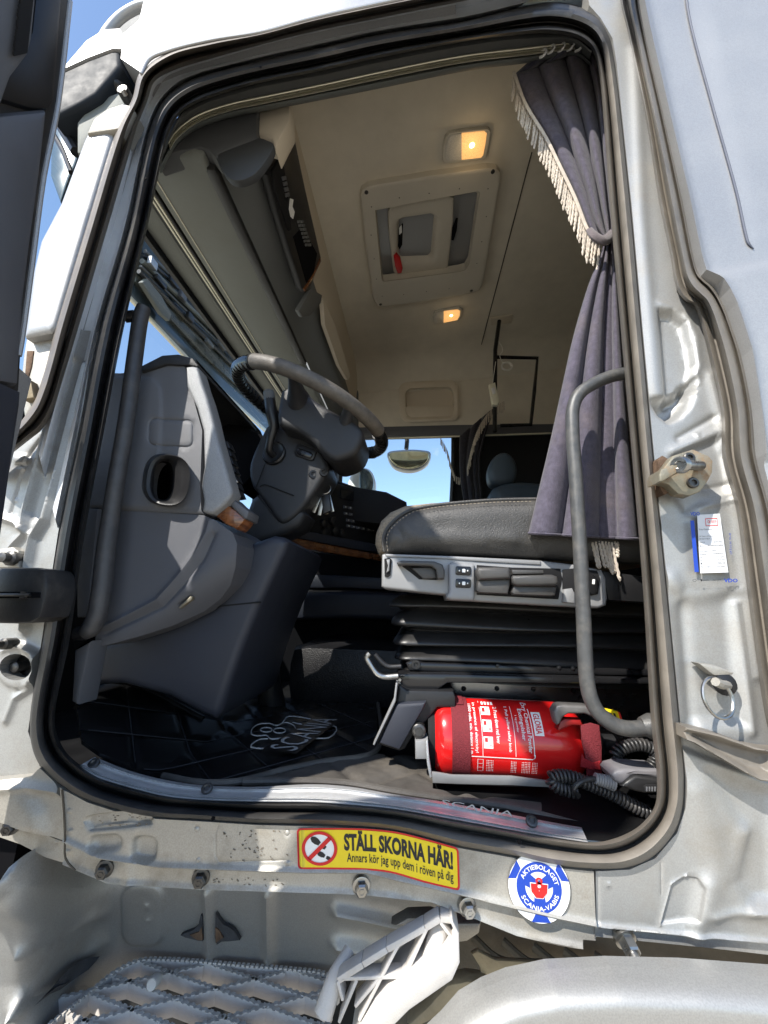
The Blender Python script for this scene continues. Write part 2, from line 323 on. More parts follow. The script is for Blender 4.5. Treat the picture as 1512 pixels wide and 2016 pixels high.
def relief(name, poly, Y, m, parent, res=8.0, feats=(), thick=0.01, edge=0.0, edge_h=0.0, holes=(), proj=None, back=None, **kw):
    """pressed panel: image outline set on its real plane (depth Y or a projector), with raised / sunk pressings toward the outside."""
    B = []; n = len(poly); edges = []
    def ring(pl):
        r = []
        for i in range(len(pl)):
            a = np.array(pl[i], float); b = np.array(pl[(i+1) % len(pl)], float); c = max(1, int(np.linalg.norm(b-a)/res))
            r += [a+(b-a)*j/c for j in range(c)]
        return r
    R0 = ring(poly); rings = [R0]+[ring(h) for h in holes]
    pts = []; faces_in = []
    for r in rings:
        k = len(pts); pts += r; edges += [(k+i, k+(i+1) % len(r)) for i in range(len(r))]
    q = np.array(poly, float); x0, y0 = q.min(0); x1, y1 = q.max(0); G = []
    ny = int((y1-y0)/(res*0.87))+1
    for j in range(ny+1):
        for i in range(int((x1-x0)/res)+2): G.append((x0+(i+0.5*(j % 2))*res, y0+j*res*0.87))
    G = np.array(G); d = polydist(G, poly)
    for h in holes: d = np.minimum(d, -polydist(G, h))
    G = G[d > res*0.45]
    fine = []
    if edge:
        pl = np.array(list(poly)+[poly[0]], float); L = np.linalg.norm(np.diff(pl, axis=0), axis=1).sum(); R = resample(pl, max(8, int(L/(res*.7))))
        tg = np.gradient(R, axis=0); tg /= np.linalg.norm(tg, axis=1)[:, None]+1e-9; nn = np.stack([-tg[:, 1], tg[:, 0]], 1)
        for o in (.06, .16, .3, .5, .75, 1.0):
            for sg in (-1, 1): fine.append(R+nn*o*edge*sg)
    for f in feats:
        if not hasattr(f, 'fine') or min(abs(x-y) for x, y in zip(f.fine[1][:-1], f.fine[1][1:])) > res*0.9: continue
        pl = np.array(f.fine[0], float)
        if len(pl) > 1:
            L = np.linalg.norm(np.diff(pl, axis=0), axis=1).sum(); R = resample(pl, max(3, int(L/(res*.6))))
            tg = np.gradient(R, axis=0); tg /= np.linalg.norm(tg, axis=1)[:, None]+1e-9; nn = np.stack([-tg[:, 1], tg[:, 0]], 1)
            for o in f.fine[1]: fine.append(R+nn*o)
    if fine:
        fine = np.concatenate(fine); d = polydist(fine, poly)
        for h in holes: d = np.minimum(d, -polydist(fine, h))
        fine = fine[d > min(res*0.3, edge*.05 if edge else 9)]
        key = {}
        for p in fine: key[(int(p[0]/1.2), int(p[1]/1.2))] = p
        fine = np.array(list(key.values()))
        occ = set(); q = res*.5
        for p in fine:
            for i in (-1, 0, 1):
                for j in (-1, 0, 1): occ.add((int(p[0]/q)+i, int(p[1]/q)+j))
        G = np.array([p for p in G if (int(p[0]/q), int(p[1]/q)) not in occ]+list(fine))
    allp = [Vector(p) for p in pts]+[Vector(p) for p in G]
    vo, eo, fo, *_ = geometry.delaunay_2d_cdt(allp, edges, [], 1 if not holes else 2, 1e-5)
    V2 = np.array([tuple(v) for v in vo])
    if holes or True:
        keep = []
        cen = np.array([(V2[list(f)]).mean(0) for f in fo]); dd = polydist(cen, poly)
        for h in holes: dd = np.minimum(dd, -polydist(cen, h))
        fo = [f for f, a in zip(fo, dd) if a > 0]
    H = np.zeros(len(V2))
    for f in feats: H += f(V2)
    if edge: H += edge_h*np.sqrt(np.clip(1-(1-np.clip(polydist(V2, poly)/edge, 0, 1))**2, 0, 1))
    P = proj or (lambda a, b: PY(a, b, Y(a, b) if callable(Y) else Y))
    nrm = np.array(back if back is not None else (0, 1, 0), float)
    W = [P(a, b)-nrm*h for (a, b), h in zip(V2, H)]
    F = []
    for f in fo:
        a, b, c = (W[i] for i in f[:3]); nn = np.cross(b-a, c-a)
        F.append(tuple(f) if np.dot(nn, nrm) < 0 else tuple(reversed(f)))
    mb = MB(); mb.v = W; mb.f = F
    if thick:
        from collections import Counter
        cnt = Counter(tuple(sorted((f[i], f[(i+1) % len(f)]))) for f in F for i in range(len(f)))
        for f in list(F):
            for i in range(len(f)):
                a, b = f[i], f[(i+1) % len(f)]
                if cnt[tuple(sorted((a, b)))] == 1:
                    mb.add([W[a], W[b], W[b]+nrm*thick, W[a]+nrm*thick], [(1, 0, 3, 2)])
    return mb.build(name, m, parent, ang=kw.pop('ang', 50), **kw)
def prism(name, poly, Y, thick, m, parent, bev=0.004, seg=2, proj=None, back=None, round_=0, **kw):
    """block: image outline on its plane at depth Y, given a real thickness straight into the cab, edges rounded."""
    if round_: poly = [tuple(p) for p in spline(poly, round_, True)]
    P = proj or (lambda a, b: PY(a, b, Y)); nrm = np.array(back if back is not None else (0, 1, 0), float)
    fr = [P(a, b) for a, b in poly]; n = len(fr)
    bm = bmesh.new(); a = [bm.verts.new(p) for p in fr]; b = [bm.verts.new(p+nrm*thick) for p in fr]
    f1 = bm.faces.new(a); f2 = bm.faces.new(list(reversed(b)))
    for i in range(n): bm.faces.new((a[i], b[i], b[(i+1) % n], a[(i+1) % n]))
    bmesh.ops.recalc_face_normals(bm, faces=bm.faces[:])
    if bev > 0:
        es = [e for e in f1.edges]
        es += [e for e in f2.edges]
        bmesh.ops.bevel(bm, geom=es, offset=bev, segments=seg, affect='EDGES', profile=0.5, clamp_overlap=True)
    bmesh.ops.triangulate(bm, faces=[f for f in bm.faces if len(f.verts) > 4])
    bm.verts.index_update()
    vs = [np.array(v.co) for v in bm.verts]; fs = [[v.index for v in f.verts] for f in bm.faces]; bm.free()
    mb = MB(); mb.v = vs; mb.f = fs; return mb.build(name, m, parent, ang=kw.pop('ang', 35), **kw)
def rrect(cx, cy, w, h, r, ang=0, n=4):
    out = []; a = radians(ang)
    for sx, sy, q0 in ((1, 1, 0), (-1, 1, 90), (-1, -1, 180), (1, -1, 270)):
        for i in range(n+1):
            q = radians(q0+90*i/n); x = sx*(w/2-r)+r*cos(q); y = sy*(h/2-r)+r*sin(q)
            out.append((cx+x*cos(a)-y*sin(a), cy+x*sin(a)+y*cos(a)))
    return out
_tc = {}
def glyphs(s, bold=0.0, res=2):
    c = bpy.data.curves.new('lettering', 'FONT'); c.body = s; c.size = 1.0; c.resolution_u = res; c.offset = bold; c.fill_mode = 'FRONT'
    o = bpy.data.objects.new('lettering', c); COL.objects.link(o)
    dg = bpy.context.evaluated_depsgraph_get(); me = bpy.data.meshes.new_from_object(o.evaluated_get(dg))
    V = np.array([v.co[:2] for v in me.vertices]) if len(me.vertices) else np.zeros((0, 2)); F = [tuple(p.vertices) for p in me.polygons]
    bpy.data.objects.remove(o); bpy.data.curves.remove(c); bpy.data.meshes.remove(me); return V, F
def text(mb, s, fn, box, bold=0.0, res=2):
    """fit the line s into box=(u0,v0,u1,v1) and lay every vertex on a surface with fn(u,v)."""
    V, F = glyphs(s, bold, res)
    if not len(V): return
    lo = V.min(0); hi = V.max(0); u0, v0, u1, v1 = box
    T = (V-lo)/(hi-lo+1e-9)
    mb.add([fn(u0+(u1-u0)*a, v0+(v1-v0)*b) for a, b in T], F)
# ------------------------------------------------------------------ ground
mb = MB(); mb.grid([[(x, y, 0) for x in np.linspace(-800, 800, 9)] for y in np.linspace(-800, 800, 9)])
g = mb.build('ground', GROUND, None); g['kind'] = 'structure'; g['label'] = 'pale gravel yard under the truck'

# ------------------------------------------------------------------ the truck cab: shell
T = thing('truck', 'silver truck cab with its door open on grey dash, sills and steps', 'truck')
# dusty rubber, its sunlit rear and lower run also paled in the colour
def dusty_sunlit_rubber():
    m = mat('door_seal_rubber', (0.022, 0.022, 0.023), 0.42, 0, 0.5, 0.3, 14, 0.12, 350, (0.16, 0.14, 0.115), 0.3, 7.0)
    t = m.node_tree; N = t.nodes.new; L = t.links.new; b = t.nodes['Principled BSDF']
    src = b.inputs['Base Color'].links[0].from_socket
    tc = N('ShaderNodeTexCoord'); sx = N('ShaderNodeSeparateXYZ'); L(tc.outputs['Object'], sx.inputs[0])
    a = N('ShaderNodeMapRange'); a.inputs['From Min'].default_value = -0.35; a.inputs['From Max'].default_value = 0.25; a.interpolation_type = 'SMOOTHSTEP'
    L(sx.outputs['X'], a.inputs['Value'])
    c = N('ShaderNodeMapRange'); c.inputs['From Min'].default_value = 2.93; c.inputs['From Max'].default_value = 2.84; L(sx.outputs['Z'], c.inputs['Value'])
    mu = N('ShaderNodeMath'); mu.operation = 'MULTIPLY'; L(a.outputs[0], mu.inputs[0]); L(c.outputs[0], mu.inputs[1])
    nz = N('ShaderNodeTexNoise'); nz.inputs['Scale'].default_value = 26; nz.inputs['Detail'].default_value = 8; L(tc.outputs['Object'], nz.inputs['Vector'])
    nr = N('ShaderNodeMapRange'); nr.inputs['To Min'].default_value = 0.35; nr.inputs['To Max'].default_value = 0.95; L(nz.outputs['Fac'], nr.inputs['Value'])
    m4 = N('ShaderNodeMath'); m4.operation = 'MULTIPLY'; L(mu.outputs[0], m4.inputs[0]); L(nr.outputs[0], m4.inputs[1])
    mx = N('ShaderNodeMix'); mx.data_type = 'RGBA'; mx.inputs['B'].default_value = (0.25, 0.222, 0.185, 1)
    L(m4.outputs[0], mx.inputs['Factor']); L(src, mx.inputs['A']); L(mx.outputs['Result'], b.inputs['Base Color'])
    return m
SEALM = dusty_sunlit_rubber()
SEAL = [(338,250,295,250),(362,218,320,198),(399,198,360,163),(462,177,430,138),(514,163,514,118),(640,138,640,90),(746,114,746,66),
 (915,82,915,40),(1030,68,1020,14),(1081,66,1090,4),(1128,73,1147,15),(1156,88,1182,36),(1170,108,1203,75),(1180,150,1212,125),
 (1200,400,1243,400),(1222,648,1265,648),(1244,896,1288,896),(1265,1150,1314,1150),(1282,1423,1341,1423),(1293,1532,1351,1532),(1289,1586,1348,1590),
 (1263,1622,1333,1640),(1225,1645,1290,1690),(1190,1655,1240,1712),(1150,1656,1169,1715),(1056,1642,1090,1708),(1000,1632,1010,1689),(897,1614,905,1670),
 (778,1593,778,1638),(659,1581,650,1628),(500,1579,500,1624),(400,1573,390,1617),(320,1564,300,1612),(238,1544,225,1597),(190,1526,172,1580),
 (150,1500,127,1556),(122,1468,75,1505),(108,1420,57,1440),(139,1248,85,1248),(167,1050,116,1050),(205,848,157,848),(243,650,195,650),(290,448,253,448)]
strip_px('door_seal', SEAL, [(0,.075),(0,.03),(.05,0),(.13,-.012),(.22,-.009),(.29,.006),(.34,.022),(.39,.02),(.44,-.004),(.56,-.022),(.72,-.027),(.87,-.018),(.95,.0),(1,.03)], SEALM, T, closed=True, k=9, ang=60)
# outer weather strip (front pillar and roof gutter)
OUTL = [(-30,935,-30,890),(10,903,5,858),(50,870,42,828),(80,848,68,789),(104,809,80,755),(129,729,92,715),(153,650,108,650),(212,448,169,448),(271,250,231,250),(290,200,260,195),
 (306,159,276,141),(349,136,330,98),(415,116,415,76),(514,88,514,60),(614,63,614,33),(750,35,750,3),(915,2,915,-30),(1100,-34,1100,-68)]
strip_px('outer_seal', OUTL, [(0,.0),(.05,-.025),(.2,-.035),(.33,-.025),(.4,-.008),(.46,-.02),(.56,-.05),(.72,-.06),(.88,-.055),(.97,-.04),(1,-.03)], GUTT, T, k=8, ang=60)
mb = MB(); mb.tube([PY(a+2, b+4, -.058) for a, b in [(276,142),(293,112),(333,95),(415,75),(514,59),(614,32),(750,2),(915,-31)]], .0035, 8, 6)
mb.build('gutter_lip', BODY, T)
# jamb flange between the two seals
FL = [(57,1440,54,1007),(85,1248,66,960),(116,1050,80,908),(157,848,111,790),(195,650,153,650),(253,448,212,448),(295,250,271,250),(320,198,290,195),(360,163,306,159),(400,146,349,136),(430,138,415,116),(514,118,514,88),(640,90,614,63),(746,66,750,35),(915,40,915,2),(1020,14,1100,-34)]
strip_px('door_jamb', FL[2:], [(-.06,.03),(0,.022),(.12,.006),(.2,-.002),(.3,.004),(.42,.018),(.72,.02),(.84,.012),(.92,-.004),(1,-.008),(1.1,.0)], JAMB, T, k=8, ang=60)
# front pillar outside
apil = [(167,284),(122,405),(83,479),(69,538),(52,667),(104,656),(113,645),(172,445),(232,250),(248,205),(225,215),(190,235)]
relief('front_pillar', apil, -.035, BODY, T, res=8, feats=[], edge=16, edge_h=.008, thick=.08)
roof = [(276,141),(293,111),(333,95),(415,75),(514,59),(614,32),(750,2),(900,-28),(900,-120),(420,-120),(330,-20),(314,4),(271,42),(243,66),(238,115)]
relief('roof_panel', roof, -.03, BODY, T, res=14, thick=.12)
mb = MB(); mb.grid([[(x, y, 3.44+.10*x-.07*((y-1.0)/1.1)**4) for y in np.linspace(.05, 2.02, 14)] for x in np.linspace(-.45, 1.7, 12)])
mb.build('roof_skin', BODY, T)
mb = MB(); mb.tube([PY(a, b, .02) for a, b in [(196,92),(212,62),(240,32),(275,13),(316,6)]], .012, 10, 6); mb.build('roof_spoiler', BODY, T)
mb = MB(); mb.grid([[PY(a, b, .05) for a, b in r] for r in ([(200,92),(215,66),(243,37),(278,18),(316,10)], [(240,112),(250,90),(262,72),(285,50),(316,30)])]); mb.build('spoiler_inner_face', SHELFD, T)
# mirror arm on the front pillar
A = (np.array(PY(230,150,.0)))
arm = prism('mirror_arm', [(100,180),(122,139),(174,115),(222,97),(236,99),(238,128),(220,150),(190,185),(160,203),(100,232)], -.02, .09, mat('arm_plastic', (.013,.017,.023), .6, 0, .25, .2, 20, .1, 500), T, bev=.012, seg=3)
prism('arm_cover', [(100,182),(122,136),(170,80),(205,58),(236,56),(241,66),(239,96),(222,95),(174,113),(122,137)], -.024, .1, BODY, arm, bev=.014, seg=3)
mb = MB(); mb.tube([PY(205,150,.0), PY(228,168,.0), PY(240,176,.01)], .014, 10, 4); mb.lathe(PY(240,174,-.03), (0,1,0), [(.001,0),(.012,0),(.014,.006),(.014,.03)], 14); mb.build('bracket', BLK, arm)
mb = MB(); mb.lathe(PY(240,174,-.04), (0,1,0), [(.001,0),(.006,0),(.006,.012)], 6); mb.build('bolt', STEEL, arm)
# things of the windscreen's outside seen past the pillar
prism('corner_deflector', [(150,240),(178,205),(205,190),(232,180),(250,190),(245,222),(200,232),(172,270),(160,300),(150,300)], .0, .1, SHELF, T, bev=.01)
prism('pillar_cap', [(170,262),(184,232),(212,212),(240,203),(258,206),(250,222),(232,252)], -.05, .05, SILVER2, T, bev=.006)
prism('wiper_cover', [(98,345),(100,262),(118,248),(135,280),(155,300),(148,322),(135,350),(118,400)], .12, .05, VISOR, T, bev=.006)
mb = MB(); mb.tube([PY(112,235,.03), PY(128,262,.03), PY(150,300,.03)], .012, 8, 4); mb.tube([PY(100,255,.03), PY(125,300,.03), PY(140,340,.03)], .006, 8, 4); mb.build('wiper_arm', BLK, T)

# ---- lower front pillar: pressed jamb with hinge plate
ap = [(129,729),(104,809),(96,830),(80,849),(50,872),(8,905),(-60,960),(-60,1640),(60,1625),(118,1556),(78,1508),(55,1440),(84,1248),(114,1050),(155,848),(193,652),(153,650)]
hole = [(40+32*cos(a), 1312+26*sin(a)) for a in np.linspace(0, 2*pi, 20)[:-1]]
fe = [f_ridge([(153,650),(111,790),(80,908),(54,1005),(50,1040)], 7, .012), f_ridge([(172,720),(150,800),(120,920),(92,1020),(68,1060),(58,1110),(50,1240)], 8, .013),
      f_slot([(150,720),(128,800),(100,912),(72,1010)], 15, -.006, 12), f_ridge([(0,1018),(34,1030),(52,1050),(30,1072),(8,1100)], 6, .009),
      f_circ((40,1312), 43, .008, 10), f_ridge([(0,1284),(40,1268),(74,1285),(80,1320),(60,1355),(30,1375),(12,1420)], 6, .006), f_poly([(-60,1540),(30,1540),(20,1600),(60,1640),(-60,1650)], -.012, 30),
      f_circ((45,922), 3.5, .003, 3), f_circ((30,985), 3.5, .003, 3), f_slot([(34,905),(50,905)], 8, .004, 5), f_ridge([(85,855),(60,890),(40,940),(20,1010)], 3, -.004)]
jb = relief('lower_pillar_jamb', ap, .012, SILVER, T, res=6.5, feats=fe, thick=.03, holes=[hole])
mb = MB(); mb.lathe(PY(40,1312,.035), (0,-1,0), [(.03,-.02),(.03,.0),(.026,.0),(.001,-.003)], 20); mb.build('hinge_hole_lining', BLK, jb)
mb = MB(); mb.lathe(PY(40,1312,.03), (0,-1,0), [(.01,-.01),(.009,.012),(.006,.014),(.001,.014)], 12); mb.build('hinge_bolt', BOLT, jb)
# torn bracket at the top of the front pillar jamb
prism('pillar_bracket', [(52,667),(105,655),(100,700),(78,775),(62,800),(48,822),(40,760),(46,700)], -.02, .03, SILVER2, T, bev=.003)
prism('bracket_shadow_gap', [(52,690),(66,690),(62,720),(54,748),(48,740)], -.022, .02, RUST, T, bev=.002)
prism('bracket_lug', [(40,752),(60,748),(66,782),(44,786)], -.035, .02, TAN, T, bev=.003)
for (a, b, c) in ((18,1099,11),(6,1268,8)):
    mb = MB(); mb.lathe(PY(a,b,-.012), (0,-1,0), [(.0012*c,-.02),(.0012*c,.0),(.0008*c,.003),(.0008*c,.014),(.0003*c,.016)], 10); mb.build('hinge_plate_bolt', BOLT, jb)
prism('hinge_plate', [(0,1080),(24,1076),(36,1084),(38,1118),(-40,1118),(-40,1085)], -.005, .02, SILVER2, jb, bev=.004)
# door check strap
ck = prism('check_strap', [(-60,1118),(70,1117),(84,1120),(90,1130),(91,1160),(84,1195),(76,1216),(58,1226),(30,1228),(-60,1226)], -.07, .06, RUB, T, bev=.006)
prism('strap_slot', [(-60,1164),(79,1166),(78,1177),(-60,1178)], -.0715, .02, VOID, ck, bev=0)
mb = MB(); mb.tube([PY(-50,1171,-.074), PY(60,1171,-.074)], .0025, 8, 0); mb.box(PY(49,1171,-.072), (.009,.008,.011)); mb.build('strap_arm', STEEL, ck)

# ------------------------------------------------------------------ open door
D = prism('door', [(-.10,1.36),(-.14,2.02),(-.42,2.02),(-.58,1.78),(-1.06,1.76),(-1.06,1.36)], 0, .045, BODY, T, bev=.008, proj=lambda a, b: np.array([-.635, a, b]), back=(-1, 0, 0))
def doorbar(name, yz, x0, x1, m, bev=.006):
    return prism(name, yz, 0, x0-x1, m, D, bev=bev, proj=lambda a, b: np.array([x0, a, b]), back=(-1, 0, 0))
e = [PX(a, b, -.62)[1:] for a, b in [(139,0),(115,208),(87,347),(45,660),(38,775)]]
front = [tuple(e[0]+(e[0]-e[1])*.55)]+[tuple(q) for q in e]
inner = [(y-.24, z) for y, z in front]
doorbar('window_frame', front+list(reversed([(y, z) for y, z in inner])), -.615, -.675, RUB, .012)
doorbar('window_header', [front[0], (-1.06, 2.97), (-1.06, 2.87), (front[0][0]-.22, 2.80)], -.62, -.675, RUB, .01)
doorbar('door_shade_bar', [(-.49,1.86), (-.56,1.80), (-.72,2.20), (-1.0,2.76), (-1.06,2.96), (-.93,2.92), (-.62,2.26)], -.62, -.675, RUB, .01)  # added slanted bar out of view, shaped to cast the sill's shadow band
pts = [PX(a, b, -.618) for a, b in [(137,0),(113,208),(85,347),(62,520),(43,660),(36,700)]]
mb = MB(); mb.tube(pts, .0045, 8, 4); mb.build('edge_strip', STRIM, D)
doorbar('door_shade_slab', [(-.088,1.36),(-.165,1.36),(-.165,2.14),(-.088,2.12)], -.676, -.69, BODY, .003)  # unseen slab added behind the door to cut the sun stripe on the dash
# swelling of the frame and its brush seal, the lit grey inner trim beyond
doorbar('frame_cover', [tuple(PX(a, b, -.605)[1:]) for a, b in [(128,-60),(108,200),(96,218),(60,215),(8,200),(-20,240),(-40,200),(30,100),(62,60),(75,-60)]], -.603, -.63, BLK, .01)
doorbar('frame_grip', [tuple(PX(a, b, -.60)[1:]) for a, b in [(95,215),(80,350),(60,500),(48,600),(38,760),(-60,745),(-60,230),(20,222)]], -.597, -.63, DASHL, .012)
doorbar('frame_liner', [tuple(PX(a, b, -.598)[1:]) for a, b in [(75,-60),(68,0),(60,80),(52,110),(18,155),(-2,210),(-60,215),(-60,-60)]], -.594, -.63, DASH, .006)
mb = MB()
for i in range(60):
    t = i/59; a = 66-14*t; b = -20+122*t; p = PX(a, b, -.592); q = PX(a-24-3*random.random(), b+6, -.586); mb.bar(p, q, .0022, .0022)
mb.build('brush_seal', BLKM, D, smooth=False)
doorbar('door_trim', [tuple(PX(a, b, -.60)[1:]) for a, b in [(38,770),(36,800),(24,878),(0,1050),(-30,1250)]]+[(-.15,1.40),(-1.03,1.40),(-1.03,1.76),(-.58,1.78),(-.42,2.03)], -.592, -.635, NAVY, .012)

# ------------------------------------------------------------------ sill
zs = zoom(0,1250,.3968)
sill = [(118,1550),(127,1556),(172,1580),(225,1597),(300,1612),(390,1617),(500,1624),(650,1628),(778,1638),(905,1670),(1010,1689),(1090,1708),(1169,1716),(1173,1822),(1100,1808),(987,1778),(897,1758),(778,1731),(722,1717),(600,1717),(318,1706),(198,1688),(127,1655)]
fs = [f_slot([(180,1618),(232,1611),(288,1608)], 12, -.006, 5), f_slot([(178,1633),(240,1627),(296,1620)], 3, -.004, 4), f_slot([(190,1662),(222,1660)], 15, -.009, 9), f_poly(rrect(283,1672,46,46,14,4), -.010, 9),
      f_ridge([(123,1552),(127,1600),(128,1655)], 4, .002), f_circ((388,1632),4,-.003,3), f_circ((391,1692),4,-.003,3), f_circ((566,1639),4,-.003,3), f_circ((568,1699),4,.003,3),
      f_circ((137,1596),4,.002,3), f_circ((138,1637),4,.002,3), f_ridge([(430,1624),(424,1640),(424,1685),(432,1698),(560,1694)], 2, -.0012), f_circ((1040,1740),30,.0,3),
      f_ridge([(131,1655),(198,1686),(318,1704),(600,1714),(722,1714),(778,1728),(897,1755),(1100,1804),(1173,1819)], 5, .005)]
SL = relief('sill_panel', sill, -.012, SILVER2, T, res=6, feats=fs, thick=.03)
flg = [(127,1655),(198,1688),(318,1706),(600,1717),(722,1717),(778,1731),(897,1758),(987,1778),(1100,1808),(1173,1822),(1173,1852),(1148,1850),(1146,1864),(1100,1859),(1016,1838),(937,1806),(850,1776),(770,1764),(714,1758),(600,1754),(397,1748),(214,1736),(127,1699)]
relief('sill_flange', flg, -.002, SILVER2, T, res=7, feats=[f_ridge([(127,1699),(214,1736),(397,1748),(600,1754),(714,1758),(770,1764),(937,1806),(1016,1838),(1146,1864)], 6, .004), f_ridge([(250,1700),(255,1740)], 10, .003), f_circ((135,1677),4,.002,3)], thick=.02)
relief('sill_end_panel', [(118,1550),(127,1656),(62,1632),(10,1612),(-60,1605),(-60,1540),(60,1530),(78,1512)], -.006, SILVER2, T, res=8, feats=[f_ridge([(0,1548),(60,1547),(118,1556)], 8, .008), f_poly([(20,1545),(60,1560),(85,1600),(90,1640),(-60,1640),(-60,1545)], .010, 35)], thick=.03)
relief('sill_end_flange', [(127,1658),(127,1699),(90,1688),(40,1662),(-60,1628),(-60,1606),(10,1614),(62,1634)], .004, SILVER2, T, res=8, feats=[f_circ((113,1657),4,.002,3)], thick=.02)
mb = MB(); mb.tube([PY(a, b, -.016) for a, b in [(122,1554),(126,1600),(128,1652),(129,1690),(148,1714)]], .0014, 6, 3); mb.build('sill_seam', CHAS, T)
for nm, lst in (('rivet', [(388,1632),(391,1692),(566,1639),(568,1699)]),):
    for a, b in lst:
        mb = MB(); mb.lathe(PY(a, b, -.010), (0,-1,0), [(.0045,-.004),(.0045,.001),(.002,.003),(.0005,.0032)], 10); mb.build(nm, SILVER2, SL)
# chips and scuffs worn into the sill paint
mb = MB(); rs_ = random.Random(3)
for k in range(90):
    a, b = rs_.choice(((rs_.uniform(436,566), rs_.uniform(1632,1696)), (rs_.gauss(498,14), rs_.gauss(1662,14)), (rs_.uniform(190,300), rs_.uniform(1600,1625)), (rs_.uniform(400,560), rs_.uniform(1728,1748))))
    d = rs_.uniform(-.4,.9); L = rs_.uniform(1.2,5.5); w2 = rs_.uniform(.5,1.1); c0 = PY(a, b, -.0128 if b < 1715 else -.0028)
    mb.bar(c0, PY(a+L*cos(d), b+L*sin(d), -.0128 if b < 1715 else -.0028), w2*.0012, .0006, up=(0,-1,0))
mb.build('paint_chips', mat('chip_brown', (.16,.135,.10), .8, noise=.4, nscale=90), SL, smooth=False, kind='stuff')
# hex bolts along the flange
for k, (a, b, m) in enumerate([(207,1709,BOLT),(396,1726,BOLT),(711,1742,STEEL),(919,1783,STEEL),(24,1625,BOLT)]):
    ax = np.array([.22,-1,-.12]); mb = MB(); c = PY(a, b, -.004)
    mb.lathe(c, ax, [(.0125,-.004),(.0125,.003),(.0105,.004)], 18); mb.lathe(c, ax, [(.0095,.003),(.0095,.011),(.0075,.0135),(.001,.0135)], 6)
    mb.lathe(c, ax, [(.0045,.0130),(.0045,.0142),(.0035,.0142),(.0032,.011),(.0005,.011)], 6)
    bo = mb.build('flange_bolt', m, SL, ang=30)
c = PY(1229,1845,-.004); ax = np.array([.12,-1,-.35]); mb = MB()
mb.lathe(c, ax, [(.014,-.004),(.014,.004),(.012,.005)], 18); mb.lathe(c, ax, [(.011,.004),(.011,.018),(.009,.020),(.006,.020)], 6); mb.lathe(c, ax, [(.006,.02),(.0055,.030),(.004,.032),(.001,.032)], 12)
mb.build('flange_stud', STEEL, SL, ang=30)
for a, b in [(420,1611),(1022,1657)]:
    mb = MB(); mb.lathe(PY(a, b, -.0255), (0,-1,0), [(.003,.0),(.0028,.0012),(.0005,.0013)], 10); mb.build('seal_drain_hole', VOID, T)
for a, b in [(513,133),(287,352)]:
    mb = MB(); mb.lathe(PY(a, b, -.0275), (0,-1,0), [(.0028,.0),(.0026,.0012),(.0005,.0013)], 10); mb.build('seal_drain_hole', VOID, T)

# aluminium tread strip on the sill
TRD = [(148,1512,187,1490),(190,1533,235,1510),(238,1548,278,1524),(320,1569,340,1538),(400,1577,400,1546),(500,1580,500,1549),(619,1582,619,1544),(690,1587,690,1549),(778,1595,770,1563),(897,1616,870,1578),(1000,1635,960,1595),(1056,1645,1050,1612),(1100,1652,1105,1622),(1159,1661,1145,1629)]
TS = strip_px('tread_strip', TRD, [(0,.02),(0,.004),(.08,-.001),(.16,.005),(.2,.009),(.26,.005),(.32,.012),(.36,.016),(.45,.019),(.6,.026),(.74,.034),(.78,.036),(.84,.033),(.9,.040),(.97,.045),(1.0,.055)], ALU, T, k=8, ang=25)
for a, b in [(184,1502),(407,1551),(1047,1615)]:
    mb = MB(); mb.lathe(PY(a, b, .022), (0,-.75,1), [(.0085,-.004),(.0085,.0005),(.007,.0012),(.005,.0012),(.0035,-.001),(.0005,-.001)], 16); mb.build('screw', BOLT, TS)
mb = MB(); text(mb, 'SCANIA', lambda u, v: PY(868+142*u+v*3, 1584+24*u-10*v, .0215), (0,0,1,1), .0); mb.build('embossed_lettering', mat('embossed', (.42,.42,.42), .5, .7), TS, smooth=False)

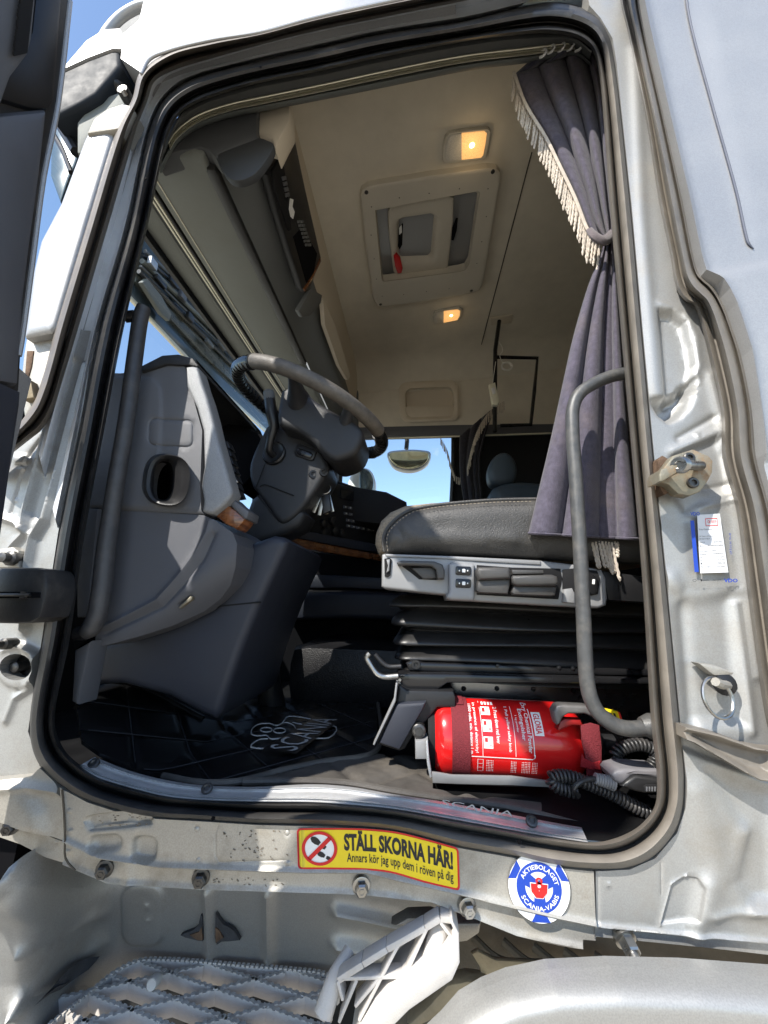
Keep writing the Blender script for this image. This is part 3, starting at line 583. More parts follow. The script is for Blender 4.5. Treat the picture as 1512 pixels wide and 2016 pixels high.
# ------------------------------------------------------------------ rear pillar, pressed
bp = [(1183,36),(1206,75),(1214,125),(1243,400),(1265,648),(1288,896),(1314,1150),(1341,1423),(1351,1532),(1348,1592),(1333,1640),(1290,1690),(1240,1712),(1173,1716),(1173,1852),(1393,1874),(1530,1890),(1530,1420),(1508,1409),(1486,1273),(1473,1150),(1450,1002),(1424,900),(1420,809),(1395,698),(1381,636),(1368,602),(1348,594),(1333,576),(1324,520),(1299,400),(1270,220),(1236,30),(1226,-60),(1150,-60),(1160,10)]
scoop = [(1299,612),(1322,615),(1347,635),(1360,680),(1366,720),(1358,765),(1330,790),(1314,790)]
pock = [(1288,790),(1316,787),(1345,772),(1366,748),(1364,770),(1352,800),(1335,818),(1318,826),(1300,812)]
fb = [f_poly(scoop, -.022, 14), f_poly(pock, -.05, 22), f_ridge([(1250,100),(1262,420),(1279,620),(1292,780)], 12, .006), f_ridge([(1300,600),(1345,612),(1368,660),(1375,720),(1366,750)], 9, .006),
      f_ridge([(1335,862),(1405,822)], 6, -.006), f_ridge([(1325,890),(1412,850),(1425,880)], 10, .007), f_poly([(1322,896),(1420,860),(1440,960),(1350,1010),(1315,960)], -.010, 20), f_ridge([(1388,962),(1448,950)], 5, -.004),
      f_ridge([(1398,740),(1425,850),(1440,950),(1452,1020),(1470,1160),(1490,1330)], 10, .007), f_ridge([(1376,1000),(1440,985)], 5, .003),
      f_poly([(1325,1168),(1450,1155),(1462,1420),(1352,1430)], -.012, 40), f_ridge([(1322,1140),(1340,1178),(1395,1172),(1448,1160)], 16, .008), f_ridge([(1350,1190),(1368,1440)], 12, -.006), f_ridge([(1448,1190),(1478,1440)], 10, .009),
      f_poly([(1340,1432),(1530,1500),(1530,1545),(1460,1520),(1345,1475)], -.012, 14),
      f_ridge([(1372,1560),(1410,1700),(1400,1790)], 30, .010), f_poly([(1400,1520),(1530,1560),(1530,1780),(1470,1780),(1440,1740),(1470,1640)], -.014, 40), f_ridge([(1472,1640),(1450,1740),(1480,1790),(1530,1800)], 18, .008),
      f_poly([(1300,1820),(1322,1740),(1345,1726),(1372,1728),(1382,1745),(1372,1810)], -.006, 6), f_ridge([(1300,1820),(1322,1740),(1350,1725)], 3, .004), f_ridge([(1390,1740),(1372,1836)], 18, .008), f_ridge([(1400,1800),(1530,1790)], 9, .006),
      f_ridge([(1178,1716),(1178,1830)], 2.5, -.002), f_ridge([(1302,1700),(1303,1760)], 2, -.002), f_circ((1198,1741),4,.002,3), f_circ((1140,1750),4,.002,3), f_ridge([(1173,1822),(1271,1832),(1393,1842),(1530,1856)], 4, .008), f_poly([(1173,1824),(1530,1858),(1530,1900),(1173,1870)], -.012, 8), f_circ((1372,858),5,.003,3)]
def soften(f, k):
    g = lambda P: k*f(P)
    if hasattr(f, 'fine'): g.fine = f.fine
    return g
RP = relief('rear_pillar', bp, -.008, SILVER, T, res=6, feats=[soften(f, .6) for f in fb], thick=.03)
# torn-edge overlapping strip low on the pillar
zt = zoom(1200,1150,.2727)
rib = zt((520,1020),(640,1045),(760,1075),(880,1115),(1010,1165),(1144,1190),(1260,1200),(1260,1420),(1144,1412),(1040,1395),(960,1350),(860,1290),(760,1230),(660,1175),(580,1125),(525,1105))
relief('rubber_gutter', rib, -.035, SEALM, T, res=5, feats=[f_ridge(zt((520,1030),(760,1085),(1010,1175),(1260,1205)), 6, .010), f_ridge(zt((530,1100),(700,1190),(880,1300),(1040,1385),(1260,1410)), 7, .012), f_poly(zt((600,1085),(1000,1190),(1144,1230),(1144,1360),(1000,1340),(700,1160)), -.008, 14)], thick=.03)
# rear outer seal and outer body side
ORI = [(1222,-60,1256,-60),(1222,0,1258,0),(1236,60,1268,60),(1270,220,1304,220),(1299,400,1344,400),(1321,504,1366,512),(1328,548,1376,540),(1336,575,1388,552),(1350,592,1401,563),(1366,600,1414,582),(1376,622,1428,610),(1383,645,1439,640),(1396,698,1458,698),(1420,809,1480,809),(1424,900,1488,900),(1450,1002,1515,1002),(1471,1154,1540,1154),(1491,1300,1560,1300),(1508,1409,1580,1409),(1525,1480,1600,1480)]
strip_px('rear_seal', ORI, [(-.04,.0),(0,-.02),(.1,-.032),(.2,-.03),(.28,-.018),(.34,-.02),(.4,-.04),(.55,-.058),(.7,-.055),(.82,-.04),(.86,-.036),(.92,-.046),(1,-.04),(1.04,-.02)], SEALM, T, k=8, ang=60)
side = [(1262,-60),(1262,0),(1274,60),(1310,220),(1352,400),(1374,508),(1383,540),(1396,550),(1412,562),(1425,580),(1438,610),(1448,640),(1466,698),(1486,809),(1494,900),(1521,1002),(1600,1300),(1900,1300),(1900,-60)]
def side_y(a, b): return -.045
SP = relief('side_panel', side, side_y, BODY, T, res=9, feats=[f_ridge([(1262,0),(1310,220),(1352,400),(1374,508),(1386,545),(1412,562),(1438,610),(1466,698),(1494,900)], 9, .010),
      f_poly([(1360,-60),(1412,200),(1482,480),(1560,530),(1560,-60)], .004, 60),
      f_poly([(1388,548),(1420,540),(1512,520),(1900,430),(1900,1300),(1600,1300)], .006, 30)], thick=.04)
mb = MB(); mb.tube([PY(a, b, -.0475) for a, b in [(1346,-60),(1356,30),(1400,200),(1450,380),(1468,462),(1474,480),(1484,490)]], [.0022]*6+[.0008], 6, 6); mb.build('panel_gap', mat('gap_blue_grey', (.06,.07,.10), .6), SP)
# door striker
zk = zoom(1000,680,.3386)
ST = prism('door_striker', zk((930,680),(960,640),(1080,602),(1170,640),(1195,670),(1192,740),(1165,790),(1120,850),(1060,875),(990,862),(935,810),(880,790),(885,740)), -.045, .02, ZINC, RP, bev=.003)
a, b = zk((998,695),(1120,700)); mb = MB(); p0 = PY(*a, -.085); p1 = PY(*b, -.050); mb.tube([p0, (p0+p1)/2, p1], .0075, 12, 0)
d = (p1-p0)/np.linalg.norm(p1-p0); mb.lathe(p0, -d, [(.0075,-.01),(.0125,-.008),(.0125,.0),(.0105,.003),(.006,.003),(.004,-.001),(.0005,-.001)], 18); mb.build('striker_pin', STEEL, RP)
prism('striker_loop', zk((880,750),(890,720),(990,680),(1010,690),(1005,735),(985,740),(900,790),(882,790)), -.082, .035, ZINC, RP, bev=.003)
for q in zk((1050,655),(1072,800)):
    mb = MB(); mb.lathe(PY(*q, -.046), (0,-1,0), [(.0085,-.002),(.0085,.003),(.007,.0045),(.0045,.0045),(.004,.001),(.0004,.001)], 14); mb.build('striker_screw', BOLT, RP)
relief('rust_patch', [(1296,905),(1304,897),(1318,905),(1322,930),(1316,950),(1322,968),(1308,974),(1300,960),(1297,935)], -.030, RUST, RP, res=4, thick=.03)
# latch ring
zr = zoom(1200,1150,.2727)
c = PY(*zr((782,820))[0], -.045); mb = MB(); n = np.array([.25,-.9,.15]); n /= np.linalg.norm(n); u = np.cross(n, (0,0,1)); u /= np.linalg.norm(u); v = np.cross(u, n)
mb.tube([c+.0235*cos(q)*u+.0255*sin(q)*v for q in np.linspace(0, 2*pi, 25)[:-1]], .0024, 8, 0, closed=True); mb.build('latch_ring', STEEL, RP)
q = PY(*zr((830,720))[0], -.02); mb = MB(); mb.lathe(q, (-.1,-1,.1), [(.016,0),(.014,.004),(.006,.006),(.0005,.007)], 16); mb.build('latch_recess', BLK, RP)
mb = MB(); mb.tube([PY(*zr((850,730))[0], -.03), PY(*zr((800,722))[0], -.045), PY(*zr((765,705))[0], -.05)], .006, 8, 3); mb.build('latch_stem', SILVER2, RP)
prism('latch_shade_lip', zr((640,570),(760,585),(905,640),(890,655),(760,662),(710,625)), -.024, .02, SILVER2, RP, bev=.003)

# ------------------------------------------------------------------ step well under the sill
def well_y(a, b):
    s = min(1, max(0, (a-20)/230)); return -.02+.20*s*s*(3-2*s)+.05*max(0, min(1, (b-1740)/200))
well = [(127,1694),(214,1732),(397,1744),(600,1750),(714,1754),(850,1772),(900,1790),(905,1815),(880,1860),(800,1900),(720,1925),(660,1922),(560,1912),(460,1905),(330,1897),(275,1900),(232,1922),(175,1970),(110,2035),(90,2060),(-60,2060),(-60,1840),(20,1760),(30,1700),(60,1676)]
fw = [f_ridge([(412,1752),(418,1900)], 11, .016), f_ridge([(530,1755),(532,1910)], 11, .016), f_ridge([(205,1790),(130,1830),(45,1876)], 11, .014), f_ridge([(200,1855),(120,1910),(35,1990)], 13, .02), f_poly(rrect(283,1800,80,120,26), .006, 10),
      f_ridge([(665,1790),(740,1805),(815,1822)], 11, .018), f_ridge([(665,1855),(720,1864),(750,1875)], 12, .018), f_ridge([(60,1690),(30,1720),(0,1750)], 16, .02), f_ridge([(-10,1770),(80,1780),(190,1760)], 40, .02), f_circ((294,1780),4,.002,3), f_circ((296,1808),4,.002,3)]
WL = relief('step_well', well, well_y, SILVER, T, res=8, feats=fw, thick=.02)
zb = zoom(0,1250,.3968)
for shp in (zb((895,1490),(960,1465),(985,1440),(995,1390),(1004,1400),(1006,1520),(985,1518),(920,1502)), zb((1070,1380),(1085,1410),(1110,1440),(1135,1450),(1160,1468),(1190,1515),(1140,1520),(1100,1522),(1075,1538),(1066,1500))):
    relief('paint_loss', shp, lambda a, b: well_y(a, b)-.012, RUSTD, WL, res=4, thick=.008)
for shp in (zb((940,1490),(985,1475),(1000,1450),(1004,1515),(980,1515)), zb((1068,1452),(1085,1465),(1108,1502),(1090,1515),(1070,1530))):
    relief('rust_patch', shp, lambda a, b: well_y(a, b)-.0145, RUST, WL, res=4, thick=.006)
relief('paint_loss', zb((470,1622),(440,1660),(380,1700),(300,1760),(250,1780),(170,1842),(200,1810),(250,1760),(300,1700),(360,1650),(420,1628)), lambda a, b: well_y(a, b)-.022, RUSTD, WL, res=4, thick=.012)
# chassis behind and below
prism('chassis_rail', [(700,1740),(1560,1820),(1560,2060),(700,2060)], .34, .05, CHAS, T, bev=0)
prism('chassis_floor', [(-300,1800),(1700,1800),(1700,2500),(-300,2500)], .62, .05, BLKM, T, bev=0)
ze = zoom(500,1500,.3968)
prism('torn_shield', ze((1080,955),(1110,940),(1200,985),(1290,990),(1440,995),(1560,1030),(1440,1060),(1300,1100),(1200,1110),(1135,1090),(1120,1020)), .16, .01, TAN, T, bev=.003)
prism('spring_clip', ze((960,1110),(1060,1090),(1160,1105),(1020,1200),(900,1280),(800,1330),(760,1310),(850,1230)), .14, .03, TAN, T, bev=.006)
prism('sill_bracket', ze((680,820),(760,775),(880,770),(960,800),(1130,800),(1120,860),(1060,900),(960,915),(860,870),(790,830)), .10, .03, SILVER2, T, bev=.01)
for r in range(5):
    mb = MB(); mb.tube([PY(930+60*r, 1845+9*r, .30), PY(980+60*r, 1890+6*r, .28), PY(1040+60*r, 1900+6*r, .30)], .008, 8, 4); mb.build('chassis_hose', CHAS, T)
# rear mudguard
mg = [(820,2060),(870,2012),(905,1972),(950,1945),(1000,1925),(1080,1908),(1200,1902),(1350,1906),(1560,1922),(1560,2100),(820,2100)]
relief('mudguard', mg, -.055, SILVER, T, res=8, feats=[], edge=30, edge_h=.035, thick=.015)

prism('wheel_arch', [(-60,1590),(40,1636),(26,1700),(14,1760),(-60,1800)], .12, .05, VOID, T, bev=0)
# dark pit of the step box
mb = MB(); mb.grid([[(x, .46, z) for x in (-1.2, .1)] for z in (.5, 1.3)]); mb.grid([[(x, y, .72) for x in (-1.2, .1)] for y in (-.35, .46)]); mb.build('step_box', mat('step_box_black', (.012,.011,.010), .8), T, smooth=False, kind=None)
# step tread: plastic lattice
TZ = 1.105
def tp(a, b): return PZ(a, b, TZ)
back = [tp(a, b) for a, b in [(100,2016),(170,1960),(225,1915),(270,1893),(330,1890),(460,1900),(560,1908),(640,1918),(668,1935)]]
STP = MB()
bk = resample(spline(back, 4), 60); 
for i in range(59): STP.bar(bk[i]-(0,0,.015), bk[i+1]-(0,0,.015), .006, .030)
STEP = STP.build('step', STEPP, T, smooth=False)
mb = MB()
for i in range(0, 59): mb.box(bk[i]+np.array([0, 0, .001]), (.0055, .006, .004))
mb.build('tread_tooth', STEPP, STEP, smooth=False, kind='stuff')
for i in range(0): pass
cen = np.array([-.40, .15]); dA = np.array([.62, -.79]); dB = np.array([.80, .60])
bkxy = bk[:, :2]
def inside(p):
    j = np.argmin(np.abs(bkxy[:, 0]-p[0])); return p[1] < bkxy[j, 1]-.002 and -.78 < p[0] < -.13 and p[1] > -.16
nB = tp(335, 1913)[:2]; nC = tp(426, 1945)[:2]; nD = tp(345, 1965)[:2]; va = nC-nB; vb = nC-nD
for (o, d, nr) in ((nB, va/np.linalg.norm(va), vb), (nB, vb/np.linalg.norm(vb), va)):
    step = 1.0
    for k in range(-9, 10):
        ts = [t for t in np.linspace(-.7, .7, 281) if inside(o+nr*step*k+d*t)]
        if len(ts) < 6: continue
        a = o+nr*step*k+d*ts[0]; b = o+nr*step*k+d*ts[-1]; L = ts[-1]-ts[0]
        mb = MB(); mb.bar((*a, TZ-.012), (*b, TZ-.012), .006, .022)
        for q in np.arange(0, L, .012): mb.box((*(a+d*q), TZ-.0004), (.006, .0062, .0022), ((d[0], d[1], 0), (-d[1], d[0], 0), (0, 0, 1)))
        mb.build('tread_bar', STEPP, STEP, smooth=False)
for a, b in [(307,1940),(655,1950)]:
    mb = MB(); mb.lathe(tp(a, b)+np.array([0, -.005, .01]), (0, -1, .2), [(.003,.010),(.008,.011),(.009,.009),(.009,-.006)], 14); mb.build('bolt_boss', STEPP, STEP)
# step side arm (sunlit lattice running up to the rear)
zq = ze
outer = [zq(p)[0] for p in [(440,1075),(900,775),(960,768),(1000,790),(1020,850),(1020,1000),(980,1090),(760,1240),(600,1390),(470,1390),(395,1290)]]
def ap_(q, dy): return PY(q[0], q[1], dy)
mb = MB(); segs = [((410,1080),(660,940)),((660,940),(850,825)),((850,825),(925,778)),((925,778),(985,785)),((985,785),(1015,850)),((1015,850),(970,930)),((970,930),(760,1060)),((760,1060),(600,1210)),((600,1210),(500,1310)),((430,1075),(770,1065)),
        ((860,835),(750,1065)),((720,930),(560,1170)),((720,930),(545,1075)),((750,1065),(520,1300)),((500,1095),(420,1290)),((500,1095),(545,1075)),((620,1090),(515,1200)),((410,1080),(440,1190)),((925,800),(990,880)),((560,1000),(505,1095))]
def arm_pt(q): return PY(*zq(q)[0], -.02)
ARM = prism('step_arm', zq((985,785),(1018,850),(1022,1000),(985,1085),(770,1235),(580,1425),(470,1425),(600,1215),(760,1065),(970,935),(1000,860),(975,800)), -.03, .06, STEPP, T, bev=.006)
def armbar(name, p, q, w_=.010, dep=.022):
    a = arm_pt(p); b = arm_pt(q); mb = MB(); mb.bar(a+np.array((0, dep/2, 0)), b+np.array((0, dep/2, 0)), w_, dep, up=(0, -1, 0), bev=.002); mb.build(name, STEPP, ARM, ang=30)
rim_ = [(415,1090),(540,1010),(660,935),(850,828),(925,782),(985,790)]
for p, q in zip(rim_[:-1], rim_[1:]): armbar('arm_rim', p, q, .008)
for p, q in (((415,1090),(440,1190)),((430,1080),(770,1068)),((860,828),(748,1070)),((720,905),(520,1290)),((510,1085),(420,1300)),((620,1080),(500,1220)),((925,800),(985,880))): armbar('arm_rib', p, q, .0045)
for (a, b) in zq((905,900),(380,1150)):
    mb = MB(); c = PY(a, b, -.01); mb.tube([c+np.array([.02,.03,.03]), c+np.array([.005,.01,.012]), c+np.array([-.008,-.004,-.02])], [.008,.012,.013], 12, 4); mb.lathe(c+np.array([-.010,-.006,-.022]), (-.3,-.6,-.7), [(.006,-.002),(.006,.002),(.0005,.002)], 12); mb.build('arm_boss', STEPP, ARM)
# ------------------------------------------------------------------ panes
def pane_mat(name, tint):
    m = bpy.data.materials.new(name); m.use_nodes = True; t = m.node_tree; t.nodes.clear(); N = t.nodes.new; L = t.links.new
    o = N('ShaderNodeOutputMaterial'); tr = N('ShaderNodeBsdfTransparent'); tr.inputs[0].default_value = tint+(1,)
    gl = N('ShaderNodeBsdfGlossy'); gl.inputs['Roughness'].default_value = 0.02; fr = N('ShaderNodeFresnel'); fr.inputs[0].default_value = 1.45
    mx = N('ShaderNodeMixShader'); L(fr.outputs[0], mx.inputs[0]); L(tr.outputs[0], mx.inputs[1]); L(gl.outputs[0], mx.inputs[2]); L(mx.outputs[0], o.inputs[0]); return m
PANE = pane_mat('window_pane', (0.90, 0.95, 0.96))
def extrude_y(name, prof, y0, y1, m, parent, closed=True, bev=0, ends=True, **kw):
    """a trim piece that runs across the cab: (X, Z) section pulled along Y."""
    mb = MB(); mb.grid([[(x, y, z) for x, z in prof] for y in (y0, y1)], closed=closed, cap=ends and closed)
    return mb.build(name, m, parent, **kw)

# ------------------------------------------------------------------ lining: ceiling, walls, floor
CP, CN = (0, 1, 3.405), (-.12, 0, 1)
def cz(x): return 3.405+.12*x
def onceil(a, b): return PP(a, b, CP, CN)
z3 = zoom(650,180,.3968)
inn = z3((222,585),(480,535),(735,490),(742,500),(690,850),(672,882),(640,892),(265,942),(255,930),(238,760))
HOLE = [tuple(100*onceil(*q)[:2]) for q in inn]
def cyz(x, y): return cz(x)-(.0 if y < 1.72 else .16*((y-1.72)/.25)**2)
CE = relief('ceiling_lining', [(-46,10),(160,10),(160,197),(-46,197)], 0, BEIGE, T, res=7, thick=0, holes=[HOLE], proj=lambda a, b: np.array((a/100, b/100, cyz(a/100, b/100))), back=(0, 0, 1), ang=70)
mb = MB(); a = onceil(1047, 299); b = onceil(942, 700); mb.tube([a+np.array([0,0,-.001]), (a+b)/2+np.array([0,0,-.001]), b+np.array([0,0,-.002])], .0024, 6, 0); mb.build('ceiling_seam', mat('seam_brown', (.05,.042,.03), .9), CE)
# upper side wall over the door, rear wall, front lining
LIPX = [(352,272),(385,252),(450,230),(514,217),(640,191),(746,170),(915,136),(1040,121),(1160,108),(1600,50)]
mb = MB(); mb.grid([[PY(a, b-3, .135) for a, b in LIPX], [PY(a, b-3, .14)*np.array((1,1,0))+np.array((0,0,3.28)) for a, b in LIPX], [(lambda p: (p[0], .15, cz(p[0])+.01))(PY(a, b, .14)) for a, b in LIPX]]); mb.build('side_lining', BEIGE, T)
mb = MB(); mb.grid([[(1.6, y, z) for y in np.linspace(.02, 2.0, 6)] for z in np.linspace(1.42, 3.62, 6)]); mb.build('rear_wall', BEIGE, T)
mb = MB(); mb.grid([[(x, .035, z) for x in np.linspace(.42, 1.62, 5)] for z in np.linspace(1.3, 3.6, 6)]); mb.build('rear_side_lining', BEIGE, T)
mb = MB(); mb.grid([[(x, .022, z) for x in np.linspace(.60, 1.66, 5)] for z in np.linspace(1.05, 3.60, 6)]); mb.build('rear_side_skin', BODY, T)
mb = MB(); mb.grid([[(x, y, z) for x in np.linspace(-.72, 1.66, 8)] for y, z in ((.0, 3.16), (.0, 3.34), (.06, 3.42))]); mb.build('roof_side_panel', BODY, T)
FW = relief('far_wall', [(700,725),(860,716),(1000,712),(1130,712),(1300,712),(1300,838),(1085,836),(900,838),(740,842),(690,845)], 1.95, BEIGE, T, res=9, feats=[f_ridge([(720,738),(1000,716)], 3, -.006)], thick=.03, holes=[rrect(846,792,94,56,14,-2,6)])
prism('roof_shoulder', [(690,700),(1300,668),(1300,716),(1000,716),(860,722),(690,738)], 1.96, .03, BEIGE, T, bev=0)
mb = MB()
o_ = rrect(845,790,118,80,18,-2,6); i_ = rrect(846,792,96,58,14,-2,6); j_ = rrect(846,790,90,50,12,-2,6)
mb.grid([[PY(a, b, y) for a, b in r] for r, y in ((o_,1.955),(o_,1.925),(rrect(845,790,110,72,16,-2,6),1.918),(i_,1.925),(j_,1.975),([(846,790)]*28,1.975))], closed=True)
mb.build('wall_pocket', BEIGEP, FW)
prism('pocket_lip', [(797,800),(895,797),(893,822),(870,826),(800,828)], 1.93, .03, BEIGEP, FW, bev=.008)
# passenger door with its window
wy = 1.97
prism('window_sill_trim', [(660,842),(740,840),(900,836),(1090,834),(1320,832),(1320,856),(1090,852),(900,856),(660,862)], 1.93, .06, DASHL, T, bev=.006)
PD = relief('passenger_door', [(560,845),(1500,845),(1500,1400),(560,1400)], wy, BLKM, T, res=40, thick=.05, holes=[[(682,858),(897,856),(892,975),(885,1010),(700,1012),(664,1000),(668,900)]])
mb = MB(); mb.grid([[PY(a, b, wy+.02) for a, b in r] for r in (((660,850),(905,850)),((650,1020),(905,1020)))]); mb.build('window_pane', PANE, PD)
for pts, r in (([(893,856),(892,930),(888,1010)], .016), ([(682,850),(672,900),(664,1000)], .022)):
    mb = MB(); mb.tube([PY(a, b, wy-.01) for a, b in pts], r, 8, 3); mb.build('window_channel', BLK, PD)
mb = MB(); mb.tube([PY(a, b, 1.90) for a, b in [(735,864),(900,859),(1085,853)]], .006, 8, 0); mb.build('passenger_curtain_rail', CREAMST, T)
# passenger mirrors outside
def blob(name, pts, Y, d, m, parent, **kw): return prism(name, pts, Y, d, m, parent, bev=d*.42, seg=4, round_=4, **kw)
MR = blob('passenger_mirror', [(684,975),(684,945),(694,925),(710,917),(728,922),(738,945),(736,970),(728,990),(700,995)], 2.28, .16, mat('mirror_white', (.75,.75,.74), .35), T)
blob('mirror_glass', [(712,922),(726,926),(735,946),(733,968),(727,986),(716,984),(708,960)], 2.272, .02, mat('mirror_housing_tint', (0.35,0.40,0.40), 0.08, .8), MR)
KM = blob('kerb_mirror', [(762,890),(790,884),(830,884),(848,889),(845,908),(826,922),(800,926),(772,916)], 2.34, .10, BODY, T)
blob('mirror_glass', [(766,893),(790,888),(830,888),(844,892),(840,908),(824,919),(800,922),(775,913)], 2.33, .02, mat('kerb_mirror_tint', (0.55,0.50,0.34), 0.07, .85, noise=.35, nscale=5), KM)
mb = MB(); mb.tube([PY(800,884,2.39), PY(800,860,2.39), PY(770,835,2.36)], .018, 8, 3); mb.build('mirror_stay', BLK, KM)

# floor
mb = MB(); mb.grid([[(x, y, 1.425) for y in np.linspace(.02, 1.97, 6)] for x in np.linspace(-1.1, 1.6, 8)]); mb.build('floor_pan', CARP, T)
mb = MB(); mb.grid([[(-1.02, y, z) for y in np.linspace(.04, 1.97, 5)] for z in np.linspace(1.2, 2.22, 5)]); mb.build('front_bulkhead', BLKM, T)
mb = MB(); mb.box((.55, 1.2, 1.52), (1.95, 1.05, .20), bev=.07); mb.build('engine_tunnel', mat('tunnel_leatherette', (0.008,0.008,0.009), .4, 0, .3, .2, 9, .5, 300), T)
mb = MB(); mb.tube([PY(538,1400,.62), PY(528,1330,.60), PY(535,1250,.63), PY(560,1215,.72)], [.04,.035,.04,.03], 12, 5); mb.build('tunnel_fold', mat('fold_leatherette', (0.008,0.008,0.009), .4, 0, .3, .2, 9, .5, 300), T)

# ------------------------------------------------------------------ header over the door: trim, curtain rail
HD = [(326,288,312,330),(346,244,326,302),(362,220,345,272),(399,199,385,242),(462,178,450,219),(514,163,514,206),(640,138,640,181),(746,114,746,160),(915,82,915,126),(1030,68,1040,110),(1128,74,1130,100),(1165,100,1160,118)]
strip_px('header_trim', HD, [(-.3,.045),(-.08,.06),(.0,.05),(.2,.052),(.5,.07),(.8,.085),(1,.09)], SHELFD, T, k=6)
strip_px('header_lip', [(a, d-2, a+4, d+13) for (_, _, a, d) in HD], [(0,.088),(.3,.082),(.7,.09),(1,.11),(1.05,.16)], mat('lip_grey_green', (0.11,0.12,0.115), .6), T, k=6)
RA = [(333,288),(345,268),(385,236),(450,212),(514,198),(640,172),(746,149),(915,116),(1040,101),(1130,90)]
RAIL = strip_px('curtain_rail', [(a-2, b-9, a+2, b+7) for a, b in RA], [(-.05,.085),(0,.074),(.15,.070),(.3,.072),(.38,.078),(.46,.073),(.6,.070),(.68,.078),(.76,.073),(.92,.070),(1,.074),(1.03,.088)], CREAMST, T, k=6, ang=25)

# ------------------------------------------------------------------ overhead shelf across the windscreen
def shz(x): return 2.90+(-.555-x)*.155
def shp(a, b): return PP(a, b, (-.555, .5, 2.90), (.155, 0, 1))
def slab(x0, x1, h, r=.012):
    return [(x0, shz(x0)+r), (x0-.3*r*np.sign(x0-x1)*1, shz(x0)+.3*r), (x0-r*np.sign(x0-x1), shz(x0)), (x1+r*np.sign(x0-x1), shz(x1)), (x1+.3*r*np.sign(x0-x1), shz(x1)+.3*r), (x1, shz(x1)+r), (x1, shz(x1)+h), (x0, shz(x0)+h)]
prism('overhead_shelf', [(-.578,.125),(-.60,.118),(-.72,.120),(-.79,.15),(-.79,1.9),(-.578,1.9)], 0, .05, SHELF, T, bev=.014, seg=3, proj=lambda a, b: np.array([a, b, shz(a)]), back=(0, 0, 1))
mb = MB(); mb.tube([(-.762, .15, shz(-.762)-.001), (-.762, 1.9, shz(-.762)-.001)], .0022, 6, 0); mb.build('shelf_crease', CREAMST, T)
a, b = shp(415,331), shp(606,717); prism('shelf_grab_slot', [(-.590,a[1]+.01),(-.584,a[1]),(-.560,a[1]),(-.556,a[1]+.02),(-.556,b[1]),(-.590,b[1])], 0, .03, mat('slot_dark_grey', (.03,.03,.03), .5), T, bev=.006, proj=lambda a, b: np.array([a, b, shz(a)-.006]), back=(0, 0, 1))
for x0, x1, m, d in ((-.798,-.790,BLK,.004),(-.806,-.799,CREAMST,.007),(-.811,-.807,BLK,.004),(-.819,-.812,CREAMST,.007),(-.828,-.820,BLK,.004)):
    mb = MB(); mb.box(((x0+x1)/2, 1.02, shz(x0)-d+.012), (x1-x0, 1.8, .024), bev=.002); mb.build('blind_track', m, T)
extrude_y('roller_blind', slab(-.832, -.915, .03, .006), .12, 1.93, SHELF, T)
mb = MB(); mb.box((-.925, 1.02, shz(-.925)+.002), (.016, 1.85, .05)); mb.build('windscreen_header', BLK, T)
fas = [(-.552,2.905),(-.548,2.93),(-.53,2.965),(-.50,2.99),(-.472,3.01),(-.457,3.05),(-.452,3.10),(-.50,3.12),(-.58,3.0)]
extrude_y('overhead_console', fas, .13, 1.92, mat('console_grey', (.165,.175,.175), .6, 0, .4, .06, 4, .3, 1200), T)
extrude_y('console_lining', [(-.453,3.09),(-.449,3.11),(-.437,3.25),(-.430,3.37),(-.52,3.37),(-.52,3.09)], .13, 1.94, BEIGEP, T)
prism('console_end_cap', [(304,312),(316,270),(338,234),(395,212),(450,196),(507,190),(504,262),(510,272),(432,302),(426,312),(410,294),(395,289),(345,298)], .115, .05, mat('end_cap_grey', (0.085,0.088,0.092), .6, 0, .4, .06, 5, .3, 1200), T, bev=.006)
prism('console_end_cap', [(428,303),(470,284),(505,271),(528,277),(538,283),(533,300),(505,339),(490,349),(468,355),(447,347)], .1165, .02, mat('cap_dark_grey', (.05,.052,.055), .6, 0, .4, .06, 5, .3, 1200), T, bev=.0015, seg=2, round_=3)
prism('console_end_cap', [(505,219),(570,200),(570,236),(556,262),(541,292),(534,271),(505,263),(502,240)], .135, .06, BEIGEP, T, bev=.008)
P0 = np.array((-.447,.25,3.075)); NV = np.cross((-.02,.45,-.098), (.042,0,.135)); NV = NV/np.linalg.norm(NV); NV = NV if NV[0] > 0 else -NV
P0 = P0+NV*.028
def pod(off): return lambda a, b: PP(a, b, P0+NV*off, NV)
POD = prism('radio_console', [(570,232),(556,262),(541,290),(530,318),(528,345),(547,415),(570,490),(594,566),(602,577),(610,570),(628,524),(633,508),(602,372),(574,238)], 0, .03, BLK, T, bev=.006, proj=pod(.006), back=-NV)
zz = zoom(250,150,.3638)
prism('cassette_unit', zz((790,510),(838,430),(850,470),(872,640),(893,830),(880,838),(800,600)), 0, .02, BLKM, POD, bev=.003, proj=pod(.014), back=-NV)
prism('storage_tray', zz((900,870),(950,812),(1030,960),(1012,1060),(972,1122)), 0, .01, VOID, POD, bev=.001, proj=pod(.0075), back=-NV)
prism('wood_edge', zz((1048,985),(1052,1000),(1000,1110),(965,1165),(958,1150),(1012,1068)), 0, .01, WOOD, POD, bev=.001, proj=pod(.009), back=-NV)
for k in range(7):
    t = k/6
    for dx in (-8, 8):
        prism('radio_button', zz((943+40*t+dx-7, 786+125*t-4),(943+40*t+dx+7, 786+125*t-6),(943+40*t+dx+8, 786+125*t+9),(943+40*t+dx-6, 786+125*t+10)), 0, .008, SHELFD, POD, bev=.001, proj=pod(.012), back=-NV)
prism('paper_slip', zz((880,720),(886,662),(902,668),(896,705),(908,735),(900,772),(888,760)), 0, .003, WHITE, POD, bev=0, proj=pod(.018), back=-NV)
